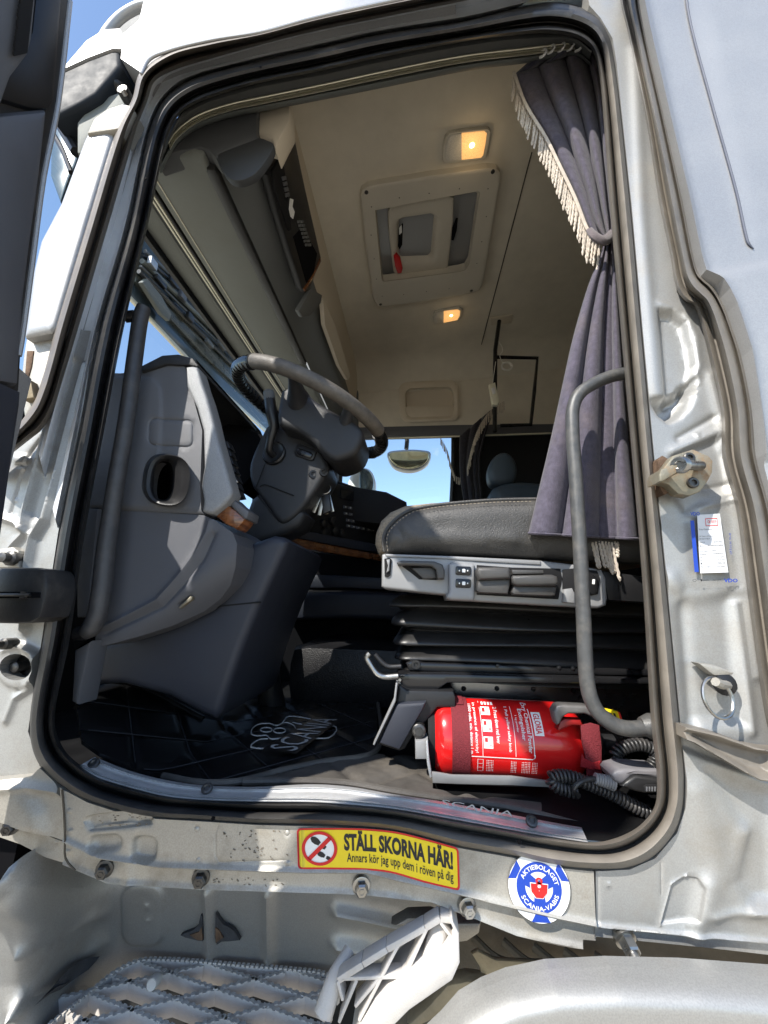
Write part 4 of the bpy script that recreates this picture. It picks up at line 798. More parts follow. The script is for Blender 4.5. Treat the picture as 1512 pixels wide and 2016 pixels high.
for k in range(4): prism('unit_key', zz((842+6*k, 545+30*k),(862+6*k, 540+30*k),(866+6*k, 560+30*k),(846+6*k, 566+30*k)), 0, .006, DASH, POD, bev=.001, proj=pod(.018), back=-NV)
relief('locker_door', [(636,588),(660,640),(690,742),(684,748),(668,720),(640,640)], 0, BEIGEP, T, res=8, thick=.02, proj=pod(-.0), back=-NV)
prism('locker_bump', zz((930,1270),(1000,1150),(1058,1185),(1050,1230),(990,1300),(950,1305)), 0, .02, SHELFD, T, bev=.005, proj=pod(.004), back=-NV)

# ------------------------------------------------------------------ windscreen and what shows beyond it
WS = MB(); WS.grid([[(-1.04, y, 2.15) for y in (.05, 1.95)], [(-.93, y, 2.96) for y in (.05, 1.95)]]); WS.build('windscreen', PANE, T)
bk_ = (-1, 0, 0)
def px_(X): return lambda a, b: PX(a, b, X)
VS = prism('sun_visor', [(255,545),(268,556),(400,700),(536,828),(600,880),(590,905),(526,846),(390,722),(262,586),(240,562)], 0, .012, VISOR, T, bev=.002, proj=px_(-1.22), back=bk_)
prism('visor_edge', [(240,562),(262,586),(390,722),(526,846),(590,905),(588,910),(524,851),(388,727),(260,591),(238,567)], 0, .016, CREAMST, VS, bev=.002, proj=px_(-1.215), back=bk_)
VB = prism('visor_housing', [(262,470),(288,470),(420,605),(590,800),(600,870),(540,826),(400,698),(268,554)], 0, .05, mat('housing_dark_green', (0.035,0.043,0.038), .3, 0, .5, .3, 20), T, bev=.004, proj=px_(-1.20), back=bk_)
for off, r, m in ((.18,.010,BLK),(.36,.006,SHELFD),(.52,.012,SHELF),(.7,.007,BLK),(.84,.009,SHELFD)):
    mb = MB(); f = lambda t: PX(270+(560-270)*t+18*off, 545-60*off+(840-545)*t-26*off*t, -1.185); mb.tube([f(t) for t in (0,.33,.66,1)], r, 8, 2); mb.build('visor_rib', m, VB)
for k in range(13):
    t = .06+k*.07; o = random.random()*.7+.1; c = PX(270+290*t+18*o, 545-60*o+295*t-26*o*t, -1.165); mb = MB(); mb.box(c, (.02, .03+.05*random.random(), .02+.025*random.random()), bev=.004); mb.build('glint_block', random.choice((BLK, SHELFD, SHELF, DASH, STRIM)), VB)  # small random blocks added in place of bright reflections in the windscreen
prism('visor_panel', [(280,556),(290,548),(318,582),(338,618),(334,632),(318,618)], 0, .02, SHELF, VB, bev=.003, proj=px_(-1.17), back=bk_)

# ------------------------------------------------------------------ dashboard
z6 = zoom(180,680,.3968)
feS = [f_ridge(rrect(337,852,84,52,11,2)+[rrect(337,852,84,52,11,2)[0]], 1.6, -.003), f_ridge([(186,1001),(300,1008),(420,1013)], 2, -.004), f_poly([(172,742),(236,742),(300,745),(316,765),(318,800),(310,1000),(172,1000)], .004, 10)]
def oval(cx, cy, rx, ry, ang=4, n=32, p=2.6):
    out = []
    for q in np.linspace(0, 2*pi, n+1)[:-1]:
        c, s = cos(q), sin(q); x = rx*np.sign(c)*abs(c)**(2/p); y = ry*np.sign(s)*abs(s)**(2/p); a = radians(ang); out.append((cx+x*cos(a)-y*sin(a), cy+x*sin(a)+y*cos(a)))
    return out
DS = relief('dash_side_panel', [(172,732),(236,735),(277,731),(327,716),(364,721),(378,775),(398,847),(394,954),(396,1005),(400,1012),(300,1008),(188,1001),(165,1000)], .095, DASH, T, res=7, feats=feS, thick=.05, holes=[oval(327,945,44,50,8)])
prism('dash_cap', z6((232,118),(248,100),(350,48),(430,42),(500,62),(527,96),(525,106),(490,98),(370,92),(250,132)), .088, .34, mat('cap_black_grain', (.022,.022,.023), .5, 0, .5, .2, 8, .5, 700), T, bev=.006)
prism('silver_trim', z6((465,103),(500,99),(524,104),(545,180),(570,250),(596,345),(620,450),(660,590),(696,720),(690,748),(662,785),(638,806),(602,836),(560,830),(546,822),(553,770),(541,692),(556,600),(551,420),(520,310),(470,200)), .082, .05, TRIMS, T, bev=.008, seg=3)
# vent: oval mouth with a deep throat
def oval(cx, cy, rx, ry, ang=4, n=32, p=2.6):
    out = []
    for q in np.linspace(0, 2*pi, n+1)[:-1]:
        c, s = cos(q), sin(q); x = rx*np.sign(c)*abs(c)**(2/p); y = ry*np.sign(s)*abs(s)**(2/p); a = radians(ang); out.append((cx+x*cos(a)-y*sin(a), cy+x*sin(a)+y*cos(a)))
    return out
mb = MB(); mb.grid([[PY(a, b, y) for a, b in o] for o, y in ((oval(327,945,46,52,8),.10),(oval(328,945,45,51,8),.083),(oval(331,945,42,49,8),.074),(oval(334,945,38,46,8),.076),(oval(330,946,29,42,6),.082),(oval(325,946,22,40,4),.090),(oval(322,946,19,38,4),.10))], closed=True)
VENT = mb.build('air_vent', BLK, T)
mb = MB(); mb.grid([[PY(a, b, y) for a, b in o] for o, y in ((oval(322,946,19,38,4),.100),(oval(318,950,18,36,4),.16),(oval(316,952,18,36,4),.26),(oval(316,952,1,1,4),.26))], closed=True); mb.build('vent_throat', VOID, VENT)

feL = [f_ridge(z6((60,1400),(180,1340),(330,1262),(430,1150),(520,1030),(575,930),(590,870)), 5, .006), f_ridge(z6((75,1425),(350,1295),(450,1190),(550,1060),(605,940)), 5, -.006), f_slot(z6((440,1290),(490,1255)), 5, -.006, 3)]
lw = z6((20,812),(300,828),(555,842),(612,868),(700,930),(722,985),(715,1100),(690,1190),(640,1258),(560,1320),(400,1392),(250,1440),(60,1492),(20,1470))
LOW = relief('dash_lower_cover', lw, lambda a, b: .098+.10*max(0, min(1, ((b-1010)-(1-(a-190)/280)*190-60)/120))**2, DASHL, T, res=7, feats=feL, thick=.22)
prism('cover_clip', z6((430,1300),(490,1245),(500,1248),(495,1262),(440,1305)), .105, .01, ZINC, LOW, bev=.001)
prism('wood_trim', z6((610,840),(680,793),(720,825),(760,862),(745,885),(718,912),(660,882)), .10, .05, WOOD, T, bev=.004)
prism('trim_end', z6((692,748),(720,775),(782,822),(772,858),(758,862),(715,822),(684,792)), .105, .06, DASH, T, bev=.006)
prism('kick_panel', [(455,1085),(500,1066),(537,1053),(556,1056),(567,1066),(560,1085),(513,1184),(474,1280),(450,1350),(436,1400),(421,1418),(395,1408),(330,1372),(240,1348),(160,1350),(150,1272),(204,1265),(339,1231),(420,1195),(445,1165)], .185, .35, NAVY, T, bev=.02, seg=4)
prism('kick_panel_seam', [(338,1233),(430,1192),(510,1184),(511,1187),(431,1195),(339,1236)], .1845, .01, BLKM, T, bev=0)
prism('pillar_trim', [(172,1000),(192,1001),(186,1070),(178,1160),(170,1215),(150,1216),(150,1100)], .085, .05, DASH, T, bev=.005)
prism('pillar_trim', [(146,1280),(178,1262),(166,1320),(152,1388),(140,1382)], .07, .05, DASH, T, bev=.005)
prism('trim_shadow_gap', [(148,1216),(172,1215),(170,1262),(146,1280)], .10, .03, VOID, T, bev=0)
# instrument hood and the black gap behind the trim
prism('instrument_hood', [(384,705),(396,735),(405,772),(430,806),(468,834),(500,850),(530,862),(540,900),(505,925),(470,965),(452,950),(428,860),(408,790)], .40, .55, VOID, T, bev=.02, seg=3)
for k in range(7):
    t = k/6; prism('dash_switch', [(436+22*t, 868+95*t),(447+22*t, 868+95*t),(453+22*t, 882+95*t),(441+22*t, 884+95*t)], .14, .03, BLK, T, bev=.002)
prism('switch_card', z6((662,610),(676,615),(720,672),(712,680),(690,660)), .135, .01, WHITE, T, bev=.001)
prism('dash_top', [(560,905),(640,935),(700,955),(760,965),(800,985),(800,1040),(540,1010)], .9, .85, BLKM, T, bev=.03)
# centre stack turned toward the driver
Q0 = np.array((-.41,.60,1.9)); QN = np.array((.9,-.437,0)); 
def stk(off): return lambda a, b: PP(a, b, Q0+QN*off, QN)
STK = prism('centre_stack', [(548,950),(600,938),(645,944),(667,951),(717,966),(733,976),(741,998),(746,1030),(750,1068),(700,1068),(600,1062),(540,1056)], 0, .12, BLK, T, bev=.010, proj=stk(0), back=-QN)
z8 = zoom(430,880,.377)
prism('radio_display', z8((640,215),(740,240),(742,292),(642,268)), 0, .01, GLOSS, STK, bev=.002, proj=stk(.004), back=-QN)
prism('hazard_key', z8((755,262),(774,268),(770,292),(754,286)), 0, .01, BUTN, STK, bev=.002, proj=stk(.004), back=-QN)
for r, (y0, xs) in enumerate(((312,(665,690,715,742,768,792)),(345,(668,694,720,748,775,800)),(378,(680,705,730,756,782,806)),(408,(682,708,734,760,786,810)))):
    for k, x in enumerate(xs):
        prism('stack_button', z8((x-9, y0+(x-660)*.18-8),(x+9, y0+(x-660)*.18-5),(x+9, y0+(x-660)*.18+9),(x-9, y0+(x-660)*.18+6)), 0, .008, DASHL, STK, bev=.0015, proj=stk(.005), back=-QN)
        mb = MB(); c = stk(.0062)(*z8((x, y0+(x-660)*.18))[0]); t_ = np.array([.437,.9,0]); mb.box(c, (.005+.004*random.random(), .0006, .003+.004*random.random()), (t_, QN, (0,0,1))); mb.build('button_legend', BUTN, STK, smooth=False)
for x, y in ((545,400),(590,385),(545,450),(600,440),(640,450)):
    mb = MB(); mb.lathe(stk(.002)(*z8((x, y))[0]), QN, [(.017,0),(.016,.012),(.013,.014),(.001,.014)], 18); mb.build('stack_knob', BLK, STK)
prism('wood_strip', [(562,1056),(600,1063),(650,1073),(700,1083),(752,1092),(752,1104),(700,1097),(650,1088),(600,1080),(566,1073)], 0, .03, WOOD, T, bev=.003, proj=stk(.012), back=-QN)
prism('dash_rail', [(575,1040),(640,1052),(752,1073),(752,1090),(650,1072),(566,1056)], 0, .03, NAVY, T, bev=.006, proj=stk(.018), back=-QN)
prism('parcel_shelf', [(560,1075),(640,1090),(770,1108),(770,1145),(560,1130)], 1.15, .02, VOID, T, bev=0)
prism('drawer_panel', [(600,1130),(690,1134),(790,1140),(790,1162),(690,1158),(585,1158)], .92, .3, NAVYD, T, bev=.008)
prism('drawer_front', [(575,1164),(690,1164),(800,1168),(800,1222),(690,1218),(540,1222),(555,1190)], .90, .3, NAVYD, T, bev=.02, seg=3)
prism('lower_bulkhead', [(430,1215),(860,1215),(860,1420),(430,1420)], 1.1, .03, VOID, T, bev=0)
mb = MB(); mb.tube([PY(a, b, .62) for a, b in [(583,1080),(584,1110),(575,1150),(552,1185),(530,1200)]], .006, 8, 5); mb.build('knee_trim_edge', DASH, T)
prism('knee_panel', [(520,1075),(575,1070),(582,1110),(572,1150),(550,1184),(520,1196),(505,1190)], .62, .2, BLK, T, bev=.01)
mb = MB(); mb.lathe(PY(589,1117,.70), (.3,-1,0), [(.022,0),(.02,.012),(.012,.014),(.001,.014)], 18); mb.build('heater_knob', BLK, T)
TAB = prism('tray_holder', [(748,978),(760,976),(786,988),(788,1000),(788,1040),(750,1040)], 1.3, .05, BLK, T, bev=.006)
prism('holder_glass', [(764,992),(784,999),(785,1030),(762,1034)], 1.295, .02, mat('pale_green_plastic', (.30,.40,.36), .25), TAB, bev=.003)

# ------------------------------------------------------------------ steering column, stalk, wheel
CLM = prism('steering_column', z6((880,388),(950,402),(1030,440),(1090,468),(1125,500),(1165,570),(1175,610),(1150,660),(1100,740),(1010,845),(950,882),(925,872),(880,810),(830,742),(795,695),(780,610),(800,535),(840,450)), .335, .14, COLM, T, bev=.030, seg=6, round_=3, ang=75)
prism('column_lower_cover', z6((822,735),(900,705),(1000,748),(1062,835),(1030,892),(962,930),(840,975),(722,1006),(730,930),(752,862),(790,760)), .345, .12, COLM, T, bev=.018, seg=3)
prism('column_seam', z6((825,740),(930,872),(927,877),(820,745)), .343, .004, BLKM, CLM, bev=0)
mb = MB(); mb.tube([PY(*q, .333) for q in z6((862,585),(838,650),(812,712))], .0014, 6, 2); mb.tube([PY(*q, .331) for q in z6((835,700),(860,690),(940,720),(1005,745))], .0014, 6, 2); mb.build('column_joint', BLKM, CLM)
c = PY(*z6((905,535))[0], .335); mb = MB(); mb.lathe(c, (-.15,-1,.1), [(.034,-.01),(.034,.003),(.030,.006),(.024,.002),(.015,.002),(.001,.002)], 24); mb.build('stalk_collar', BLK, CLM)
pts = [PY(*q, y) for q, y in zip(z6((905,545),(882,520),(888,470),(905,400),(893,330),(882,250)), (.335,.315,.305,.30,.295,.29))]
mb = MB(); mb.tube(pts, [.010,.010,.010,.011,.015,.0155,.0145], 14, 6); STK2 = mb.build('column_stalk', BLK, CLM)
mb = MB(); mb.lathe(PY(*z6((882,250))[0], .29), pts[-1]-pts[-2], [(.0148,-.012),(.0155,.0),(.014,.012),(.009,.016),(.001,.017)], 14); mb.build('stalk_cap', SHELFD, CLM)
SW = prism('wiper_switch_bezel', z6((1018,490),(1040,486),(1105,512),(1118,528),(1100,568),(1080,570),(1010,545),(1002,528)), .329, .03, BLK, CLM, bev=.004)
prism('rocker_switch', z6((1025,505),(1090,528),(1098,540),(1085,560),(1020,538),(1014,525)), .325, .02, GLOSS, CLM, bev=.003)
for q in ((1100,640),(1152,630)):
    mb = MB(); mb.lathe(PY(*z6(q)[0], .336), (.4,-1,.0), [(.012,-.004),(.011,.004),(.006,.004),(.005,-.002),(.001,-.002)], 14); mb.build('ignition_lock', BLK, CLM)
WC = np.array((-.315,.402,2.294)); tt = .393; wa = np.array((cos(tt),0,-sin(tt))); wb = np.array((0,1.,0)); wn = np.array((sin(tt),0,cos(tt)))
def rimp(q, r=.23): return WC+r*(cos(radians(q))*wa+sin(radians(q))*wb)
mb = MB(); mb.tube([rimp(q) for q in range(0, 360, 6)], .0165, 14, 0, closed=True); SWL = mb.build('steering_wheel', BLK, T)
RIML = mat('rim_worn_leather', (0.095,0.085,0.074), .5, 0, .5, .3, 40, .6, 260, (.11,.095,.075), .6, 22.)
for q0, q1, m, nm in ((243,345,RIML,'rim_leather'),(37,120,RIML,'rim_leather')):
    mb = MB(); mb.tube([rimp(q) for q in np.arange(q0, q1+.1, 3)], .0192, 16, 0); mb.build(nm, m, SWL)
    for q in (q0, q1): 
        mb = MB(); mb.tube([rimp(q-.5), rimp(q+.5)], .0198, 16, 0); mb.build('rim_joint', BLKM, SWL)
for q0, q1 in ((122,241),(347,395)):
    mb = MB(); mb.tube([rimp(q) for q in np.arange(q0, q1+.1, 2)], .0168, 14, 0); mb.build('rim_grip', GLOSS, SWL)
    for q in np.arange(q0+2, q1, 5.4):
        mb = MB(); mb.tube([rimp(q, .2265)-wn*.0025+np.array([0,0,0]), rimp(q+2.6, .2265)-wn*.0025], .0180, 12, 0); mb.build('grip_rib', BLK, SWL)
for q0, tgt, rad in ((274,(588,792,.285),[.0155,.019,.028,.042]),(314,(676,846,.30),[.0155,.018,.024,.032])):
    a = rimp(q0, .226)-wn*.004; b = PY(*tgt); mb = MB(); mb.tube([a, a+(b-a)*.3, a+(b-a)*.65, b], rad, 14, 5, flat=.8); mb.build('spoke', COLM, SWL)
for q in (92, 46):
    h = WC-wn*.11+.055*(cos(radians(q))*wa+sin(radians(q))*wb)
    mb = MB(); mb.tube([rimp(q, .228)-wn*.004, rimp(q, .205)-wn*.015, rimp(q, .17)-wn*.045, rimp(q, .12)-wn*.075, h], [.018,.020,.032,.048,.055], 16, 4, flat=.8); mb.build('spoke', COLM, SWL)
mb = MB(); mb.lathe(WC-wn*.13, wn, [(.03,.02),(.05,.03),(.07,.05),(.075,.08),(.07,.10),(.05,.112),(.001,.114)], 32); mb.build('hub', COLM, SWL)
prism('wheel_shroud', z6((930,262),(945,215),(1028,197),(1062,222),(1110,268),(1180,312),(1240,345),(1300,372),(1340,412),(1346,455),(1312,528),(1250,560),(1200,568),(1140,528),(1092,474),(1010,420),(950,402),(922,382)), .265, .15, COLM, SWL, bev=.036, seg=6, round_=3, ang=75)
mb = MB(); mb.tube([WC-wn*.10, np.array(PY(575,930,.47))], .055, 16, 0); mb.build('column_shaft', COLM, T)
mb = MB(); mb.lathe(PY(*z6((1035,413))[0], .30), (0,-1,-.1), [(.007,0),(.006,.003),(.001,.003)], 12); mb.build('shroud_screw', BLKM, SWL)

# ------------------------------------------------------------------ roof hatch and lamps on the ceiling
def cpl(off): return lambda a, b: PP(a, b, np.array(CP)-np.array((0,0,off)), CN)
UP = np.array(CN)/np.linalg.norm(CN)
z3 = zoom(650,180,.3968)
outer = z3((150,520),(160,490),(190,470),(480,420),(780,380),(825,383),(845,405),(843,450),(760,950),(742,985),(700,1003),(480,1040),(270,1068),(235,1062),(215,1030),(180,800))
inn = z3((222,585),(480,535),(735,490),(742,500),(690,850),(672,882),(640,892),(265,942),(255,930),(238,760))
HT = relief('roof_hatch', outer, 0, HATCH, T, res=8, holes=[inn], thick=.045, proj=cpl(.026), back=UP, edge=8, edge_h=.005)
mb = MB(); R1 = resample(inn+[inn[0]], 80)[:-1]; cen = R1.mean(0); mb.grid([[cpl(.030)(a, b) for a, b in R1], [cpl(.020)(a, b) for a, b in cen+(R1-cen)*.985], [cpl(-.055)(*(cen+(q-cen)*.96)) for q in R1]], closed=True); mb.build('hatch_well', HATCH, HT)
prism('hatch_roof', z3((180,520),(780,420),(760,920),(220,990)), 0, .02, SHELFD, HT, bev=0, proj=cpl(-.075), back=UP)
lid = z3((288,592),(300,565),(590,520),(612,530),(610,640),(582,880),(330,910),(315,895),(290,700))
LID = relief('hatch_lid', lid, 0, HATCH, HT, res=6, thick=.03, proj=cpl(-.010), back=UP, edge=6, edge_h=.006,
   feats=[f_poly(z3((345,650),(365,640),(500,620),(515,632),(498,815),(485,830),(355,838),(345,820)), -.075, 16)])
for pl in (z3((340,690),(358,655),(362,660),(358,760),(345,785),(337,770)), z3((606,680),(625,632),(634,630),(628,690),(612,740),(602,738))): prism('hatch_slot', pl, 0, .004, VOID, HT, bev=0, proj=cpl(.0), back=UP)
prism('hatch_slot_light', z3((342,680),(355,665),(356,700),(343,712)), 0, .003, WHITE, HT, bev=0, proj=cpl(.003), back=UP)
prism('hatch_handle', z3((316,825),(330,812),(348,830),(360,880),(355,902),(335,905),(322,870)), 0, .02, REDP, HT, bev=.004, proj=cpl(.012), back=UP)
prism('hatch_bar', z3((262,945),(640,890),(645,900),(268,958)), 0, .02, BEIGEP, HT, bev=.003, proj=cpl(-.02), back=UP)
for q in z3((180,500),(807,398),(700,988),(250,1056)):
    mb = MB(); mb.lathe(cpl(.030)(*q), -UP, [(.008,-.004),(.008,.002),(.006,.0035),(.004,.0035),(.003,.001),(.0005,.001)], 14); mb.build('hatch_screw', BOLT, HT)
for q in z3((343,527),(491,505),(641,482),(783,482),(205,572),(203,712),(218,830),(230,930),(775,620),(752,745),(728,852),(365,1007),(478,992),(590,978),(258,1015)):
    mb = MB(); mb.lathe(cpl(.0305)(*q), -UP, [(.0028,-.002),(.0024,.0015),(.0004,.0018)], 8); mb.build('hatch_rivet', BOLT, HT)
for shp, split, nm in ((z3((560,280),(572,232),(590,210),(640,200),(780,186),(796,200),(788,260),(775,325),(762,340),(600,357),(568,355),(558,335)), .40, 1), (z3((512,1118),(522,1098),(560,1088),(640,1078),(656,1086),(653,1115),(640,1138),(560,1154),(520,1156),(512,1145)), .36, 0)):
    sh = np.array(shp); lx0, lx1 = sh[:, 0].min(), sh[:, 0].max(); sx = lx0+(lx1-lx0)*split
    LP = prism('dome_lamp', shp, 0, .02, mat('lamp_rim_%d' % nm, (.55,.52,.45), .3, 0, .5, .05, 10), T, bev=.003, proj=cpl(.016), back=UP, label='larger dome lamp nearer the door' if nm else 'smaller dome lamp beyond the hatch')
    cc = sh.mean(0); s2 = cc+(sh-cc)*.86
    def clip(P, keep_left):
        out = []; n = len(P)
        for i in range(n):
            a, b = P[i], P[(i+1) % n]; ia = (a[0] < sx) == keep_left; ib = (b[0] < sx) == keep_left
            if ia: out.append(tuple(a))
            if ia != ib: t = (sx-a[0])/(b[0]-a[0]); out.append((sx, a[1]+(b[1]-a[1])*t))
        return out
    prism('clear_lens', clip(s2, True), 0, .01, LENSC, LP, bev=.002, proj=cpl(.019), back=UP)
    prism('lit_lens', clip(s2, False), 0, .01, LENSA, LP, bev=.002, proj=cpl(.0195), back=UP)
    bp_ = cpl(.0205)(*(cc+np.array([(lx1-lx0)*.16, -2]))); mb = MB(); mb.lathe(bp_, -UP, [(.011 if nm else .009,-.002),(.008,.0008),(.001,.0012)], 14); mb.build('bulb_glow', BULB, LP)
    ld = bpy.data.lights.new('dome_light', 'POINT'); lo = bpy.data.objects.new('dome_light', ld); COL.objects.link(lo); lo.location = bp_-UP*.05; ld.energy = .05 if nm else .03; ld.color = (1.0, .72, .40); ld.shadow_soft_size = .03
prism('far_pillar_trim', [(556,610),(600,640),(705,722),(705,862),(672,866),(640,850),(596,790)], 1.93, .05, SHELFD, T, bev=.01)
# fold-down bed bracket
BR = MB(); pb = [PY(983,632,1.45), PY(975,690,1.42), PY(974,850,1.42)]
BR.tube(pb, .012, 8, 0); BR = BR.build('bunk_bracket', GLOSS, T)
mb = MB(); mb.tube([PY(976,703,1.42), PY(1058,705,1.42), PY(1052,770,1.42), PY(1045,836,1.42), PY(985,838,1.42)], .0105, 8, 0); mb.build('bracket_frame', GLOSS, BR)
prism('bracket_plate', z3((795,1125),(905,1112),(900,1150),(800,1162)), 0, .01, BEIGEP, BR, bev=.003, proj=cpl(.010), back=UP)

# ------------------------------------------------------------------ grab handles
H1 = MB(); H1.tube([PY(a, b, .05) for a, b in [(283,606),(277,625),(266,700),(249,830),(232,930),(219,1010),(208,1090),(200,1160),(190,1215),(178,1238),(166,1248)]], [.0145,.0155,.0155,.0155,.0155,.0155,.0165,.0165,.0165,.0165,.012], 16, 6)
H1 = H1.build('grab_bar', GRIPB, T)
for pq in ([(246,624,.045),(266,622,.05)],[(150,1247,.05),(168,1247,.052)]):
    mb = MB(); mb.tube([PY(*q) for q in pq], .0125, 10, 0); mb.build('bar_mount', BLK, H1)
mb = MB(); mb.tube([PY(a, b, .045) for a, b in [(1232,735),(1200,742),(1168,756),(1142,774),(1129,800),(1127,840),(1134,950),(1142,1080),(1149,1220),(1155,1335),(1163,1375),(1180,1405),(1212,1428),(1245,1435),(1284,1430)]], .0118, 16, 7)
H2 = mb.build('grab_handle', GRIP, T)
for a, b in [(1284,1430)]:
    mb = MB(); mb.lathe(PY(a+4, b, .045), (1,0,0), [(.012,-.02),(.019,-.006),(.019,.01),(.001,.01)], 16); mb.build('handle_foot', GRIP, H2)
# ------------------------------------------------------------------ driver's seat
SB = np.array(PY(960,1320,.40)); SB[2] = 1.43
SEAT = thing('driver_seat', 'black leather and tan fabric driver seat on ribbed rubber bellows', 'seat', tuple(SB))
cush = [(744,1090),(736,1068),(738,1046),(748,1022),(767,1004),(797,991),(850,985),(890,984),(970,983),(1051,981),(1180,980),(1290,982),(1290,1112),(1128,1106),(900,1096),(800,1092)]
prism('seat_cushion', cush, .185, .47, TWEED, SEAT, bev=.035, seg=5)
side = [(758,1089),(757,1066),(762,1048),(774,1032),(792,1017),(814,1006),(856,998),(892,994),(970,988),(1051,986),(1180,986),(1290,990),(1290,1110),(1128,1103),(900,1093),(800,1090)]
relief('cushion_side', side, .176, LEATH, SEAT, res=7, feats=[f_ridge([(782,1040),(790,1060),(776,1078)], 9, -.006), f_ridge([(820,1062),(900,1070),(1000,1068)], 16, .004), f_ridge([(800,1030),(840,1045),(880,1040)], 14, -.003), f_ridge([(960,1075),(1050,1086)], 9, -.003)], edge=34, edge_h=.034, thick=.02)
st = [PY(a, b, .185) for a, b in [(757,1086),(755,1064),(760,1045),(772,1029),(790,1014),(812,1003),(855,995),(891,991),(970,985),(1051,983),(1180,983)]]
mb = MB(); mb.tube(st, .0042, 8, 5); mb.build('cushion_piping', LEATH, SEAT)
rs = resample(spline([PY(a, b, .150+d*.6) for a, b, d in [(764,1086,.012),(762,1064,.010),(767,1048,.008),(779,1034,.006),(796,1020,.006),(816,1009,.006),(857,1001,.006),(892,997,.006),(970,991,.006),(1051,989,.006)]], 5), 90)
mb = MB()
for i in range(0, 88, 2): mb.bar(rs[i]+(0,-.0095,0), rs[i+1]+(0,-.0095,0), .0011, .0012)
mb.build('seat_stitching', mat('thread_tan', (.30,.25,.19), .8), SEAT, smooth=False, kind='stuff')
prism('seat_backrest', [(1180,985),(1195,860),(1225,700),(1250,560),(1300,470),(1420,470),(1420,985)], .20, .42, TWEED, SEAT, bev=.05, seg=4)
z7 = zoom(700,950,.4034)
pan = z7((128,352),(140,346),(460,358),(910,380),(1060,398),(1205,425),(1225,470),(1232,565),(1226,600),(1185,614),(1000,604),(590,580),(448,573),(440,548),(140,517),(126,508))
SPN = prism('seat_switch_panel', pan, .150, .10, SEATP, SEAT, bev=.006, seg=3)
prism('panel_top_trim', z7((140,347),(460,358),(905,380),(905,402),(640,388),(450,374),(150,362)), .1465, .02, SEATP, SPN, bev=.003)
prism('lever_recess', z7((215,400),(400,396),(425,420),(430,468),(400,476),(310,472),(270,440)), .148, .006, BLKM, SPN, bev=.001)
prism('recline_lever', z7((200,390),(222,380),(385,384),(425,400),(436,430),(434,470),(398,472),(392,425),(370,408),(240,402),(206,404)), .125, .03, SEATB, SPN, bev=.006, seg=3)
prism('lever_insert', z7((270,416),(370,412),(390,430),(394,466),(330,470)), .140, .02, SEATB, SPN, bev=.003)
prism('belt_hook_recess', z7((140,372),(165,366),(176,376),(170,452),(158,462),(142,458)), .1465, .006, BLKM, SPN, bev=.001)
prism('belt_hook', z7((150,376),(168,374),(164,430),(150,440),(158,405)), .142, .01, SEATP, SPN, bev=.002)
SBK = prism('switch_block', z7((468,388),(572,394),(584,404),(584,560),(574,578),(466,574),(444,566),(444,548),(456,530),(454,400)), .135, .04, SEATP, SPN, bev=.007, seg=3)
for cy_ in (430, 492):
    prism('rocker_switch', z7(*rrect(527,cy_,76,44,9,2)), .131, .02, GLOSS, SPN, bev=.003)
    prism('switch_icon', z7(*rrect(528,cy_,16,17,3,2)), .1302, .004, WHITE, SPN, bev=0)
    for dx in (-20, 20): prism('switch_icon', z7(*rrect(527+dx,cy_,5,7,1,2)), .1302, .004, WHITE, SPN, bev=0)
prism('panel_recess', z7((592,402),(760,414),(1000,420),(1010,470),(990,570),(592,548)), .1485, .006, BLKM, SPN, bev=.001)
for top, low in ((((600,412),(748,412),(758,425),(760,470),(604,475),(594,450),(592,425)), ((600,474),(757,470),(756,500),(745,545),(600,538),(588,525))), (((770,452),(960,448),(988,458),(996,490),(980,505),(785,504),(768,490),(762,465)), ((772,502),(985,504),(978,550),(960,556),(772,548),(762,535)))):
    LV = prism('seat_lever', z7(*top), .112, .035, SEATB, SPN, bev=.008, seg=3); prism('lever_face', z7(*low), .124, .025, SEATB, SPN, bev=.006)
prism('lever_backing', z7((762,425),(918,428),(922,445),(766,448)), .130, .02, SEATB, SPN, bev=.003)
prism('control_recess', z7((1012,425),(1070,418),(1180,430),(1195,470),(1185,545),(1150,552),(1012,520)), .1465, .006, BLKM, SPN, bev=.001)
prism('heat_switch', z7((1085,440),(1140,432),(1182,462),(1186,535),(1170,545),(1110,530)), .138, .02, GLOSS, SPN, bev=.004)
prism('switch_icon', z7(*rrect(1162,484,12,24,2,4)), .1372, .004, WHITE, SPN, bev=0)
prism('side_control', z7((1018,520),(1060,515),(1072,540),(1072,590),(1012,585)), .142, .02, SEATP, SPN, bev=.004)
prism('panel_tail', z7((1205,430),(1500,470),(1500,590),(1235,575)), .16, .05, BLK, SEAT, bev=.004)
# bellows: folds of one rubber boot
x0 = PY(762,1200,.25)[0]; zt_ = PY(762,1168,.25)[2]; zb_ = PY(775,1326,.25)[2]
mb = MB(); rows = []; nf = 4.5; nlev = 80
for i in range(nlev+1):
    t = i/nlev; z = zt_+(zb_-zt_)*t; ph = t*nf; s = 0.5-0.5*cos(2*pi*ph); out = .030*(s**.55)
    inn_ = .010*t
    path = [];  X0, X1, Y0, Y1, r = x0-out+.03+inn_+.012*t, .78, .262-out+inn_*.4+.012, .66, .035
    for cx_, cy2, q0 in ((X0+r, Y1-r, 90), (X0+r, Y0+r, 180)):
        for q in range(0, 91, 15):
            a = radians(q0+q); path.append((cx_+r*cos(a), cy2+r*sin(a)))
    path += [(X0+r+k*(X1-X0-r)/14, Y0) for k in range(1, 15)]
    rows.append([(a, b, z-.010*s+.004*sin(a*7+t*9)*(1 if b < .3 else .3)) for a, b in path])
mb.grid(rows); mb.build('seat_bellows', BELL, SEAT, ang=70)
